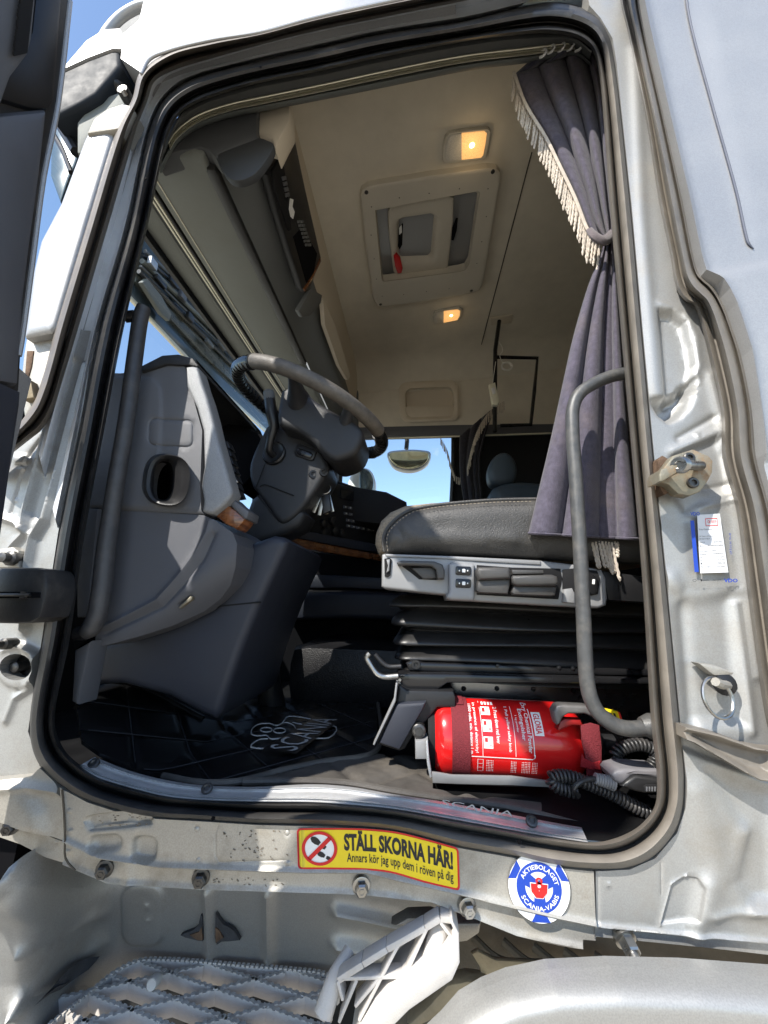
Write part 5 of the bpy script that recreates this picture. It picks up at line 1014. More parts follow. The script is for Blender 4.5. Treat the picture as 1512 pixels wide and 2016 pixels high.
# base frame
fr = [z7(p)[0] for p in [(245,882),(280,868),(330,880),(1450,915),(1450,945),(600,930),(260,918)]]
FRM = prism('base_rail', fr, .235, .40, GLOSS, SEAT, bev=.004)
for q in z7((295,888),(693,895),(992,902),(1060,905)):
    mb = MB(); mb.lathe(PY(*q, .234), (0,-1,0), [(.010,-.001),(.009,.003),(.005,.003),(.004,0),(.0005,0)] if q[0] < 840 else [(.004,-.001),(.0035,.0015),(.0005,.002)], 14); mb.build('rail_bolt', BLK, SEAT)
prism('seat_slide', z7((205,935),(440,935),(1500,965),(1500,985),(450,978),(400,1012),(215,1010),(202,985)), .205, .42, GLOSS, SEAT, bev=.003)
prism('seat_plinth', [(885,1338),(900,1338),(1330,1345),(1330,1480),(885,1470)], 0, .03, mat('plinth_paint', (.16,.15,.15), .26, .9, .5, .2, 8, rvar=.05), SEAT, bev=.003, proj=lambda a, b: PP(a, b, PY(1000,1370,.312), (0,1,.09)), back=(0,1,.09))
z5 = zoom(700,1300,.4034)
for q in z5((527,136),(688,135),(865,138),(1060,145)):
    mb = MB(); mb.lathe(PY(*q, .314), (0,-1,0), [(.006,-.001),(.006,.003),(.004,.005),(.0005,.005)], 10); mb.build('plinth_bolt', GLOSS, SEAT)
LG = prism('seat_leg', z5((210,115),(250,145),(478,150),(490,180),(488,232),(400,232),(345,300),(300,340),(240,436),(212,445),(105,412),(198,208)), .19, .10, BLK, SEAT, bev=.006)
prism('leg_cover', z5((205,212),(345,204),(335,232),(215,440),(112,405),(195,225)), .175, .03, NAVY, LG, bev=.006)
prism('leg_lit_edge', z5((196,108),(206,110),(196,200),(92,416),(84,412),(186,190)), .17, .03, SEATP, LG, bev=.003)  # paler strip puts the light along the leg's edge into the colour
mb = MB(); mb.lathe(PY(*z5((309,345))[0], .172), (0,-1,0), [(.013,-.02),(.013,.002),(.010,.004)], 20); mb.lathe(PY(*z5((309,345))[0], .170), (0,-1,0), [(.008,0),(.008,.006),(.001,.006)], 6); mb.build('leg_bolt', BOLT, LG)
for q in z5((216,95),(212,112),(248,165)):
    mb = MB(); mb.lathe(PY(*q, .203), (0,-1,0), [(.004,0),(.003,.003),(.0005,.003)], 10); mb.build('slide_bolt', STEEL, SEAT)
mb = MB(); mb.tube([PY(a, b, .17) for a, b in [(728,1286),(722,1294),(728,1306),(742,1326),(754,1332),(784,1331)]], .0058, 12, 5); mb.build('slide_handle', STEEL, SEAT)
mb = MB(); mb.tube([PY(a, b, .19) for a, b in [(738,1288),(752,1304),(764,1312),(790,1312)]], .005, 10, 5); mb.build('slide_rod', BLK, SEAT)

# ------------------------------------------------------------------ passenger seat, far side
PB = np.array(PY(1010,1000,1.45)); PB[2] = 1.43
PSE = thing('passenger_seat', 'dark passenger seat with blue grey leather headrest across the cab', 'seat', tuple(PB))
blob('headrest', [(962,930),(968,905),(984,890),(1000,889),(1016,905),(1020,930),(1012,948),(985,955),(968,950)], 1.42, .12, BLUEG, PSE)
blob('seat_back', [(966,985),(972,960),(990,950),(1030,945),(1110,960),(1130,1000),(1120,1180),(960,1180)], 1.40, .35, BLUEG, PSE)
prism('seat_base', [(900,1050),(1150,1050),(1160,1240),(900,1240)], 1.40, .4, BLKM, PSE, bev=.03)
mb = MB(); mb.tube([PY(992,955,1.46), PY(990,940,1.46)], .008, 8, 0); mb.build('headrest_post', BLK, PSE)

# ------------------------------------------------------------------ fire extinguisher
ya = .232; r_ = .0725; ca = PY(990,1452,ya); za = ca[2]-.002
EX = thing('fire_extinguisher', 'red powder fire extinguisher strapped to its tray by the driver seat', 'fire extinguisher', (ca[0], ya, za-r_))
X = lambda px: PY(px, 1450, ya-r_*.6)[0]
xb, xs = X(855), X(1118)
prof = [(.001, xb+.006),(.052,xb+.004),(.056,xb),(.066,xb+.006),(.0715,xb+.018),(.0725,xb+.03),(.0725,xs-.012),(.071,xs),(.066,xs+.014),(.056,xs+.028),(.040,xs+.040),(.024,xs+.047),(.020,xs+.052),(.020,xs+.075),(.001,xs+.075)]
mb = MB(); mb.lathe((0, ya, za), (1,0,0), prof, 56); CYL = mb.build('cylinder', RED, EX, ang=60)
mb = MB(); mb.lathe((0, ya, za), (1,0,0), [(.050,xb-.010),(.0565,xb-.012),(.0585,xb-.004),(.0585,xb+.004),(.05,xb+.004)], 40, caps=True); mb.build('base_ring', BLKM, CYL)
def oncyl(x, ph, off=0): return np.array((x, ya-(r_+off)*cos(ph), za+(r_+off)*sin(ph)))
def band(x0, x1, off, m, nm, parent, q0=-100, q1=120):
    mb = MB(); rows = []
    for x, o in ((x0, 0.0), (x0, off), (x1, off), (x1, 0.0)): rows.append([oncyl(x, radians(q), o) for q in np.linspace(q0, q1, 40)])
    mb.grid(rows); return mb.build(nm, m, parent)
band(X(888), X(922), .0024, STRAP, 'strap', EX)
band(X(886), X(914), .0045, STRAP, 'strap_fold', EX, 62, 110)
# second strap hangs over the neck, in front of the shoulder
prism('neck_strap', z5((1100,318),(1148,306),(1190,318),(1202,420),(1202,560),(1130,565),(1122,470),(1105,400)), ya-.085, .004, STRAP, EX, bev=.001)
prism('strap_end', z5((1106,455),(1120,480),(1160,500),(1195,492),(1196,535),(1140,532),(1098,520)), ya-.09, .003, mat('webbing_red_end', (.30,.02,.025), .8, 0, .2, .3, 300, .8, 600), EX, bev=.001)
# printed label on the cylinder
zx = lambda v: X(700+v*.4034)
def ph_of(zy):                 # height in the picture to the angle on the cylinder
    py = 1300+zy*.4034; target = py
    lo, hi = -1.45, 1.45
    for _ in range(30):
        m = (lo+hi)/2; p = oncyl(ca[0], m); v = p-CAM; z = v@CF; yy = 1008-FPX*(v@CU)/z
        if yy > target: lo = m
        else: hi = m
    return (lo+hi)/2
PHT = {v: ph_of(v) for v in range(200, 561, 10)}
def phz(v): return float(np.interp(v, sorted(PHT), [PHT[k] for k in sorted(PHT)]))
def lab(off=.0006): return lambda a, b: oncyl(zx(a), phz(b), off)
def quad(mb, a0, b0, a1, b1, off=.0006, n=8):
    f = lab(off); mb.grid([[f(a, b) for b in np.linspace(b0, b1, n)] for a in (a0, a1)])
mbw = MB(); mbr = MB(); mbk = MB()
# white frame lines

for a, b, c, d in ((848,206,852,462),(556,476,840,480),(608,206,610,476),(762,225,764,470)): quad(mbw, a, b, c, d)
pts = [(850,455),(850,466),(847,473),(838,478)]
for p, q in zip(pts[:-1], pts[1:]): mbw.grid([[lab()(p[0], p[1]), lab()(q[0], q[1])], [lab()(p[0]+4, p[1]), lab()(q[0]+4, q[1])]])
def vtext(s, a0, a1, b0, b1, mb, off=.0008, bold=.006): # reads downward, letter tops toward the neck
    text(mb, s, lambda u, v: lab(off)(a0+(a1-a0)*v, b0+(b1-b0)*u), (0,0,1,1), bold)
vtext('in presence of electricity!', 572, 590, 215, 460, mbw); vtext('1000 volts, min. distance 1 m.', 550, 566, 222, 470, mbw, bold=.004)
vtext('2 Press down red lever', 676, 694, 232, 410, mbw); vtext('1 Pull yellow safety knob', 728, 746, 228, 448, mbw)
vtext('Dry Chemical Powder', 818, 844, 205, 448, mbw, bold=.01); vtext('Extinguisher', 792, 816, 236, 388, mbw, bold=.01); vtext('1 kg powder', 774, 786, 268, 350, mbw)
quad(mbw, 860, 248, 904, 362); vtext('GLORIA', 867, 897, 256, 354, mbk, off=.0012, bold=.02)
for ch, b0 in (('A',232),('B',296),('C',378)):
    quad(mbw, 614, b0, 658, b0+ (40 if ch == 'A' else 58)); 
    a_ = 640; vtext(ch, a_, a_+14, b0+(26 if ch == 'A' else 38), b0+(36 if ch == 'A' else 52), mbr, off=.0012)
    quad(mbr, 620, b0+6, 634, b0+26, .0011)
for k in range(4): quad(mbw, 622+16*k, 208, 632+16*k, 222)
for a0, n_ in ((588,1),(626,5),(740,4),(790,6),(838,4)):
    for k in range(n_): 
        if a0 == 588: 
            for bb in (490, 510, 528, 545): quad(mbw, 584, bb, 610, bb+1.2)
            quad(mbw, 584, 490, 586, 546); quad(mbw, 609, 490, 611, 546)
        else:
            for j in range(7): quad(mbw, a0+k*7, 492+j*8+random.random()*2, a0+k*7+3, 492+j*8+5)
mbw.build('label_print', WHITE, CYL, smooth=False, kind='stuff'); mbr.build('label_marks', REDP, CYL, smooth=False, kind='stuff'); mbk.build('maker_name', REDP, CYL, smooth=False)
# valve, lever, yellow tag
mb = MB(); mb.lathe((0, ya, za), (1,0,0), [(.001,xs+.05),(.024,xs+.05),(.026,xs+.055),(.026,xs+.07),(.018,xs+.078),(.018,xs+.10),(.001,xs+.10)], 24); mb.build('valve', BLK, EX)
prism('squeeze_lever', z5((968,252),(985,222),(1010,218),(1130,224),(1200,240),(1255,262),(1255,300),(1200,292),(1120,262),(1040,262),(1012,280),(1000,310),(985,318),(975,290)), ya-.095, .03, mat('lever_dark_grey', (.13,.125,.12), .4, .2, .5, .2, 30, .2, 400), EX, bev=.006, seg=3)
prism('carry_handle', z5((1000,300),(1020,285),(1100,290),(1110,320),(1060,318),(1000,345),(985,340)), ya-.085, .02, mat('handle_dark_red', (.25,.01,.01), .4), EX, bev=.004)
TG = prism('safety_tag', z5((1205,244),(1225,238),(1285,252),(1302,300),(1285,300),(1225,270)), ya-.075, .012, YEL, EX, bev=.003)
prism('tag_print', z5((1258,258),(1268,260),(1278,296),(1268,294)), ya-.0765, .004, INK, TG, bev=0); prism('tag_edge', z5((1284,252),(1292,256),(1306,300),(1298,302)), ya-.077, .012, REDP, TG, bev=.001)
# steel tray
TRY = prism('tray', z5((372,545),(400,548),(470,560),(760,566),(960,592),(945,622),(760,612),(500,606),(376,600)), .142, .006, mat('bracket_grey', (.20,.20,.20), .5, .2, .5, .1, 12), EX, bev=.002)
mb = MB(); a = PY(*z5((376,600))[0], .142); b = PY(*z5((945,622))[0], .142); mb.grid([[a, b], [a+(0,.16,.0), b+(0,.16,.0)]]); mb.build('tray_floor', BLKM, EX)
prism('tray_upright', z5((343,395),(353,390),(360,480),(374,570),(362,574),(348,500)), .150, .05, STRIM, EX, bev=.001)
prism('tray_foot', z5((290,395),(345,388),(350,485),(292,485)), .16, .03, SEATP, EX, bev=.004)

# ------------------------------------------------------------------ quilted mat in the footwell
def onmat(a, b):
    p = PZ(a, b, 1.442)
    if p[0] < -.46: p = PP(a, b, (-.46, .3, 1.442), (.42, 0, 1))
    return p
mp_ = [(150,1398),(196,1350),(240,1345),(300,1368),(400,1420),(430,1424),(455,1385),(600,1372),(740,1370),(744,1478),(718,1492),(660,1500),(560,1520),(500,1534),(440,1543),(400,1546),(320,1532),(250,1512),(195,1490),(160,1465)]
MT = thing('floor_mat', 'black diamond quilted mat with a stitched white emblem in the footwell', 'floor mat', (-.35, .35, 1.43))
def f_quilt(h, sc):
    def f(P):
        W = np.array([onmat(a, b) for a, b in P]); u = (W[:, 0]*.75+W[:, 1]*.66)/sc; v = (W[:, 0]*.75-W[:, 1]*.66)/sc
        d = np.minimum(np.abs(u-np.round(u)), np.abs(v-np.round(v))); return h*(1-np.exp(-(d/.075)**2))
    return f
relief('quilted_mat', mp_, 0, MAT_, MT, res=4.5, feats=[f_quilt(.006, .105)], thick=.006, proj=onmat, back=(0, 0, -1), ang=70)
mb = MB()
for k in range(-14, 15):
    for sgn in (1, -1):
        run = []
        for t in np.linspace(-1.6, 1.6, 260):
            u, v = (k, t/.105) if sgn > 0 else (t/.105, k)
            x = (u+v)*.105/1.5; y = (u-v)*.105/1.32
            z = 1.4435+max(0, -.46-x)*.42+.0012; q = project((x, y, z))
            if -.95 < x < -.05 and .03 < y < 1.1 and polydist(np.array([q]), mp_)[0] > 5: run.append((x, y, z))
            else:
                if len(run) > 4: mb.tube(run[::2], .0011, 4, 0, caps=False)
                run = []
mb.build('quilt_stitch_sheen', mat('stitch_sheen_grey', (.03,.03,.033), .5), MT, smooth=False, kind='stuff')  # stitch lines, coloured paler for the sky sheen on the quilt ridges
mb = MB(); mb.tube([onmat(a, b)+np.array((0,0,.006)) for a, b in [(150,1398),(196,1350),(240,1345),(300,1368),(400,1420)]], .006, 8, 4); mb.build('mat_binding', MAT_, MT)
mb = MB(); mb.tube([onmat(a, b)+np.array((0,0,.005)) for a, b in [(742,1372),(745,1478),(718,1494),(640,1505),(550,1524),(470,1545),(400,1548),(320,1534)]], .006, 8, 4); mb.build('mat_binding', MATDUST, MT)
# stitched emblem: reads for the driver, tops toward the front
l0 = PZ(578,1478,1.457); l1 = PZ(660,1418,1.457)
du = (l1-l0); W_ = np.linalg.norm(du); du /= W_; dv = np.array((du[1]*-1, du[0], 0)); dv = dv if dv[0] < 0 else -dv
def emb(off): return lambda u, v: l0+du*u*W_+dv*v*W_+np.array((0, 0, off))
mA = MB(); mB = MB()
text(mA, 'SCANIA', emb(.0012), (-.02,-.02,1.02,.24), .0)
mB.add([emb(-.0)(u, v) for u, v in ((-.06,-.05),(1.06,-.05),(1.06,.27),(-.06,.27))], [(0,1,2,3)])
def poly_line(mb, pts, wd, off, closed=True):
    P = [np.array(p, float) for p in pts]; n = len(P)
    for i in range(n if closed else n-1):
        a, b = P[i], P[(i+1) % n]; d = (b-a)/np.linalg.norm(b-a); nn = np.array((-d[1], d[0]))*wd
        mb.add([emb(off)(*q) for q in (a-d*wd*.5-nn, b+d*wd*.5-nn, b+d*wd*.5+nn, a-d*wd*.5+nn)], [(0,1,2,3)])
zl = zoom(470,1370,.315)
for ln, cl in (([(78,232),(90,197),(130,176),(190,172),(238,186),(288,166),(338,180),(355,208),(330,240),(270,262),(200,268),(172,246),(120,250),(84,242)], 1), ([(172+36*cos(q), 212+14*sin(q)) for q in np.linspace(0, 2*pi, 13)[:-1]], 1), ([(255+37*cos(q), 217+16*sin(q)) for q in np.linspace(0, 2*pi, 13)[:-1]], 1),
    ([(274,166),(315,128),(428,140),(492,162)], 0), ([(338,166),(400,180),(446,202)], 0), ([(552,178),(610,196),(562,262),(480,266)], 0), ([(182,268),(132,272),(76,320),(215,330),(330,310),(352,288)], 0), ([(205,272),(300,262),(390,252)], 0)):
    mA.tube([PZ(*q, 1.454) for q in zl(*ln)], .0014, 5, 3, closed=bool(cl))
mA.build('logo_stitching', LOGO, MT, smooth=False, kind='stuff'); mB.build('logo_ground', MAT_, MT, smooth=False, kind='stuff')
# dusty mat along the sill
FM2 = thing('sill_mat', 'dusty grey quilted mat along the sill under the extinguisher', 'floor mat', (.1, .12, 1.42))
sm = [(478,1543),(540,1524),(620,1506),(690,1496),(740,1490),(800,1492),(852,1505),(852,1560),(1000,1580),(1090,1590),(1190,1560),(1298,1560),(1298,1600),(1262,1642),(1160,1634),(1100,1618),(1000,1592),(870,1575),(770,1560),(690,1546),(619,1542)]
def onsm(a, b): return PZ(a, b, 1.444-.03*max(0, min(1, (a-650)/500)))
def f_q2(h, sc):
    def f(P):
        W = np.array([onsm(a, b) for a, b in P]); u = (W[:, 0]*.75+W[:, 1]*.66)/sc; v = (W[:, 0]*.75-W[:, 1]*.66)/sc
        d = np.minimum(np.abs(u-np.round(u)), np.abs(v-np.round(v))); return h*(1-np.exp(-(d/.075)**2))
    return f
relief('quilted_mat', sm, 0, MATDUST, FM2, res=5.5, feats=[f_q2(.006, .135)], thick=.012, proj=onsm, back=(0, 0, -1), ang=70)
mb = MB(); mb.tube([onsm(a, b)+np.array((0,0,.004)) for a, b in [(478,1544),(540,1543),(619,1543),(690,1548),(770,1562),(870,1577),(1000,1594),(1100,1620),(1160,1636)]], .006, 8, 4); mb.build('mat_binding', MATDUST, FM2)

# ------------------------------------------------------------------ hand microphone and its coiled cord
MC = thing('hand_microphone', 'grey and black radio microphone with coiled black cord on the sill mat', 'microphone', tuple(PY(1260,1540,.09)))
zm = zoom(1000,1400,.3386)
prism('microphone_body', zm((605,375),(625,350),(680,336),(880,345),(880,400),(760,372),(720,385),(690,420),(660,432),(620,410)), .07, .05, mat('mic_grey', (.16,.155,.165), .45, 0, .5, .1, 20, .2, 900), MC, bev=.007, seg=3)
FC = prism('microphone_face', zm((700,455),(660,440),(690,410),(740,375),(880,392),(900,395),(900,480),(800,482),(740,470)), .064, .04, BLK, MC, bev=.006, seg=3)
prism('speaker_recess', zm((790,440),(805,428),(880,430),(880,476),(795,472)), .062, .01, BLKM, FC, bev=.002)
for k in range(5): prism('speaker_rib', zm((806+16*k,442),(814+16*k,442),(814+16*k,470),(806+16*k,468)), .060, .01, DASH, FC, bev=.001)
for k in range(8):
    a = zm((512+14*k, 392+4.0*k))[0]; mb = MB(); c = PY(*a, .085); mb.lathe(c, (1,0,-.28), [(.005,-.002),(.0085+.0004*k,-.0015),(.0085+.0004*k,.0015),(.005,.002)], 12); mb.build('cord_sleeve', SEATP, MC)
def coil(path, R, pitch, m, r0, kk=8):
    P = resample(spline(path, 8), 900); L = np.linalg.norm(np.diff(P, axis=0), axis=1).sum(); n = int(L/pitch); pts = []
    N_ = n*kk; P = resample(P, N_+1); T_ = np.gradient(P, axis=0); T_ /= np.linalg.norm(T_, axis=1)[:, None]; x = np.cross(T_[0], (0,0,1.)); 
    for i in range(N_+1):
        x = x-T_[i]*np.dot(x, T_[i]); x /= np.linalg.norm(x); y = np.cross(T_[i], x); q = 2*pi*i/kk; pts.append(P[i]+R*(cos(q)*x+sin(q)*y))
    mb = MB(); mb.tube(pts, r0, 6, 0); return mb
zc = lambda z: (lambda a, b: PZ(a, b, z))
c1 = [PY(*q, .10) for q in zm((405,470),(330,455),(268,425),(250,390),(290,378),(370,385),(450,415),(560,460),(650,505),(720,545),(780,575),(830,590))]
coil(c1, .0085, .0062, None, .0029).build('coiled_cord', CORD, MC, ang=0)
c2 = [PY(*q, .13) for q in zm((735,340),(660,300),(625,270),(640,235),(700,205),(770,195),(830,215),(860,250),(850,300),(820,340))]
coil(c2, .0085, .0062, None, .0029).build('coiled_cord', CORD, MC, ang=0)
mb = MB(); mb.tube([PY(*q, y) for q, y in zip(zm((520,392),(460,398),(410,420),(385,450),(395,480),(412,490)), (.085,.08,.075,.075,.085,.095))], .0038, 8, 5); mb.build('cord_tail', CORD, MC)

# ------------------------------------------------------------------ curtains
def cloth(name, L, R, Y, folds, m, parent, n=90, k=60, amp=.018, ph=None, **kw):
    """hanging cloth between two measured edges, folds as real depth."""
    Lp = resample(spline(L, 6), k); Rp = resample(spline(R, 6), k); mb = MB(); rows = []
    for i in range(k):
        t = i/(k-1); row = []
        for j in range(n):
            u = j/(n-1); d = folds(u, t)
            row.append(PY(Lp[i][0]+(Rp[i][0]-Lp[i][0])*u, Lp[i][1]+(Rp[i][1]-Lp[i][1])*u, Y-amp*d))
        rows.append(row)
    mb.grid(rows); o = mb.build(name, m, parent, ang=0, **kw)
    md = o.modifiers.new('thickness', 'SOLIDIFY'); md.thickness = .003; md.offset = 1; return o
CU_ = thing('window_curtain', 'grey velvet curtain tied back at the door with cream fringe', 'curtain', tuple(PY(1150,480,.13)))
def foldsA(u, t):           # round pleats: rounded tops, sharp valleys
    e = [0, .30, .62, .88, 1.0]
    for a, b in zip(e[:-1], e[1:]):
        if a <= u <= b: q = (u-a)/(b-a); return sqrt(max(0, 1-(2*q-1)**2))*(1.25 if a > .15 else .6)
    return 0
LA = [(1066,104),(1040,122),(1014,146),(1037,203),(1078,271),(1101,318),(1135,389),(1162,457),(1180,476)]
LA = [(1013,146),(1037,203),(1078,271),(1101,318),(1135,389),(1162,455),(1182,474)]
RA_ = [(1172,92),(1186,160),(1194,240),(1200,320),(1205,400),(1208,440),(1206,470)]
UPc = cloth('curtain_upper', LA, RA_, .135, foldsA, VELVET, CU_, amp=.034)
mb = MB(); rows = [[PY(1066+(1170-1066)*u, 100-6*u+3*sin(u*20), .10-.02*foldsA(u, 0)) for u in np.linspace(0, 1, 60)], [PY(1040+(1172-1040)*u, 122-18*u, .118-.022*foldsA(u, 0)) for u in np.linspace(0, 1, 60)], [PY(1013+(1172-1013)*u, 146-54*u, .135-.024*foldsA(u, 0)) for u in np.linspace(0, 1, 60)]]
mb.grid(rows); mb.build('curtain_heading', VELVETB, CU_, ang=0)
for a, b in [(1068,100),(1084,92),(1104,88),(1122,86),(1138,88)]:
    mb = MB(); c = PY(a, b+6, .075); mb.tube([c+(.0,0,.012), c+(.006,-.006,.004), c+(.006,-.008,-.008), c+(0,-.004,-.014), c+(-.005,.004,-.004)], .0028, 8, 5); mb.build('curtain_hook', WHITE, CU_)
def foldsB(u, t):
    e = [0, .30, .64, .80, 1.0]; hh = [1.0, 1.05, .2, .95]
    for a, b, h in zip(e[:-1], e[1:], hh):
        if a <= u <= b: q = (u-a)/(b-a); return h*sqrt(max(0, 1-(2*q-1)**2))*(.45+.55*min(1, t*2.2))
    return 0
LB = [(1190,474),(1178,512),(1160,556),(1143,610),(1126,672),(1100,790),(1078,890),(1060,965),(1039,1052)]
RB = [(1206,474),(1214,540),(1220,620),(1226,700),(1234,800),(1242,900),(1250,980),(1258,1064)]
LOWc = cloth('curtain_lower', LB, RB, .135, foldsB, VELVET, CU_, amp=.034, n=110, k=70)
mb = MB(); lb, rb = (1039,1052), (1258,1064)
mb.tube([PY(lb[0]+(rb[0]-lb[0])*u, lb[1]-3+(rb[1]-lb[1])*u, .135-.034*foldsB(u, 1)) for u in np.linspace(0.01, .99, 60)], .0028, 6, 0); mb.build('curtain_hem', VELVET, CU_)
mb = MB(); mb.tube([PY(1160,452,.085), PY(1172,466,.082), PY(1188,474,.086), PY(1204,462,.10), PY(1210,455,.12)], [.008,.011,.012,.011,.009], 10, 5, flat=.6); mb.build('tie_back', mat('tie_velvet', (.13,.11,.115), .9, 0, .2, .2, 60, .6, 400, sheen=.3), CU_)
def fringe(edge, n, l0, l1, Y, parent, drift=0, m=FRINGE, r=.0021, nm='fringe'):
    E = resample(spline(edge, 6), n); mb = MB()
    for i, (a, b) in enumerate(E):
        p = PY(a, b, Y+.004*random.random()); L = l0+(l1-l0)*i/(n-1); L *= random.uniform(.88, 1.1); sw = random.uniform(-.004, .004); pts = []
        for k in range(15):
            t = k/14; pts.append(p+np.array((drift*t+sw*t+.0009*cos(t*32), .0009*sin(t*32), -L*t)))
        mb.tube(pts, [r*.9]+[r]*12+[r*1.1, r*.5], 5, 0)
    return mb.build(nm, m, parent, kind='stuff')
ed = [(1012,142),(1034,203),(1075,271),(1098,318),(1132,389),(1160,457),(1180,478)]
fringe(ed, 50, .080, .078, .118, CU_, drift=-.012, r=.0027)
mb = MB(); mb.tube([PY(a, b, .112) for a, b in ed], .0042, 8, 6, flat=.6); mb.build('fringe_braid', FRINGE, CU_)
fringe([(1166,1068),(1175,1066),(1190,1066),(1204,1068)], 7, .05, .07, .14, CU_, drift=.006, r=.0027); fringe([(1210,1066),(1216,1067)], 2, .03, .03, .14, CU_, r=.0026)
# curtain across the cab
FC_ = thing('passenger_curtain', 'dark fringed curtain gathered beside the passenger window', 'curtain', tuple(PY(930,900,1.85)))
cloth('curtain_cloth', [(905,858),(904,900),(906,940),(912,985)], [(975,800),(955,860),(945,910),(950,985)], 1.85, foldsA, mat('dark_curtain', (.03,.028,.035), .95, 0, .1, .3, 60, .5, 300, sheen=.2), FC_, n=40, k=24, amp=.03)
fringe([(992,790),(972,802),(952,825),(938,852),(928,885),(920,920)], 44, .07, .06, 1.76, FC_, r=.003)
fringe([(868,862),(880,885),(888,915),(898,938),(906,940)], 22, .05, .05, 1.86, FC_, r=.003)

# ------------------------------------------------------------------ small things in the cab
CC = thing('cable_coil', 'coil of thin white cable hung on the black bunk bracket', 'cable', tuple(PY(1000,722,1.40)))
mb = MB(); c = PY(998,722,1.40); pts = [c+np.array(((.028+.004*sin(q*.7))*cos(q), .006*sin(q*1.3), (.024+.004*cos(q*.9))*sin(q))) for q in np.linspace(0, 9*pi, 130)]
mb.tube(pts, .0022, 6, 0); mb.build('cable_loops', CABW, CC)
mb = MB(); mb.tube([c+(-.02,0,.02), PY(984,700,1.40), PY(990,690,1.40), PY(982,672,1.42)], .0016, 6, 6); mb.build('cable_end', CABW, CC)
RM = thing('lamp_switch', 'small cream remote switch hung on the black bunk bracket', 'switch', tuple(PY(972,775,1.36)))
prism('switch_body', [(963,756),(975,752),(984,790),(980,797),(969,796)], 1.38, .03, CREAMST, RM, bev=.005); prism('switch_key', [(967,764),(974,762),(976,774),(970,776)], 1.376, .01, WHITE, RM, bev=.002)
mb = MB(); mb.tube([PY(970,753,1.39), PY(972,738,1.39), PY(976,712,1.40)], .002, 6, 4); mb.build('switch_cable', CABW, RM)
KY = thing('key_bunch', 'bunch of keys hanging from the ignition of the steering column', 'keys', tuple(PY(636,985,.40)))
c = PY(640,962,.40); mb = MB(); mb.tube([c+.016*np.array((cos(q), .2*sin(q), sin(q))) for q in np.linspace(0, 2*pi, 17)[:-1]], .0015, 6, 0, closed=True); mb.build('key_ring', STEEL, KY)
for k, (dx, l, m) in enumerate(((-.018,.055,STEEL),(-.008,.062,STEEL),(.004,.058,ZINC),(.014,.05,STEEL))):
    p = c+np.array((dx*.6, .004*k, -.014)); mb = MB(); mb.bar(p, p+np.array((dx, 0, -l)), .010, .002, up=(0,1,0), bev=.0009); q = p+np.array((dx, 0, -l)); mb.build('key', m, KY)
prism('key_fob', [(632,975),(648,972),(652,1005),(636,1012)], .39, .012, BLK, KY, bev=.004)

# ------------------------------------------------------------------ stickers
def pl(pts, u):
    P = np.array(pts, float); d = np.r_[0, np.cumsum(np.linalg.norm(np.diff(P, axis=0), axis=1))]; return np.array([np.interp(u*d[-1], d, P[:, i]) for i in (0, 1)])
tp_ = spline(ze((212,330),(400,328),(560,332),(700,346),(860,384),(1015,428)), 6); bt_ = spline(ze((218,532),(400,533),(560,537),(680,551),(850,600),(1022,640)), 6)
def stk_map(off): 
    def f(u, v): a = pl(bt_, u); b = pl(tp_, u); q = a+(b-a)*v; return PY(q[0], q[1], -.0145-off)
    return f
def srect(mb, f, u0, v0, u1, v1, r=.0, n=24, asp=4.6):
    if r <= 0: mb.grid([[f(u, v) for u in np.linspace(u0, u1, n)] for v in (v0, v1)]); return
    P = []
    for cx3, cy4, q0 in ((u1-r/asp, v1-r, 0), (u0+r/asp, v1-r, 90), (u0+r/asp, v0+r, 180), (u1-r/asp, v0+r, 270)):
        for q in range(0, 91, 18): P.append((cx3+r/asp*cos(radians(q0+q)), cy4+r*sin(radians(q0+q))))
    # rows between lower and upper outlines keep the bend of the sill
    us = np.unique(np.r_[np.linspace(u0, u1, n), [p[0] for p in P]]); rows = [[], []]
    for u in us:
        e = max(0, (u0+r/asp-u), (u-(u1-r/asp)))*asp; h = r-sqrt(max(0, r*r-e*e)); rows[0].append(f(u, v0+h)); rows[1].append(f(u, v1-h))
    mb.grid(rows)
SK = thing('shoe_sticker', 'yellow STÄLL SKORNA HÄR! sticker with a crossed-out shoe on the sill', 'sticker', tuple(stk_map(0)(.5, 0)))
mb = MB(); srect(mb, stk_map(0), 0, 0, 1, 1, .10); mb.build('sticker_border', REDP, SK, ang=0)
mb = MB(); srect(mb, stk_map(.0004), .012, .045, .988, .955, .07); mb.build('sticker_face', YEL, SK, ang=0)
mb = MB(); f = stk_map(.0009); text(mb, 'STÄLL SKORNA HÄR!', f, (.285,.45,.962,.95), .045, 3); mb.build('warning_text', INK, SK, smooth=False)
mb = MB(); text(mb, 'Annars kör jag upp dem i röven på dig', f, (.300,.11,.962,.40), .012, 2); mb.build('warning_subtext', INK, SK, smooth=False)
cxs, cys, rx, ry = .135, .5, .106, .41
def disc(mb, r0, r1, f, n=40, c=(cxs, cys)): mb.grid([[f(c[0]+rx*r*cos(q), c[1]+ry*r*sin(q)) for q in np.linspace(0, 2*pi, n+1)] for r in (max(r0, .001), r1)])
mb = MB(); disc(mb, 0, .99, stk_map(.0008)); mb.build('sign_ground', WHITE, SK, smooth=False)
mb = MB(); f = stk_map(.0012)
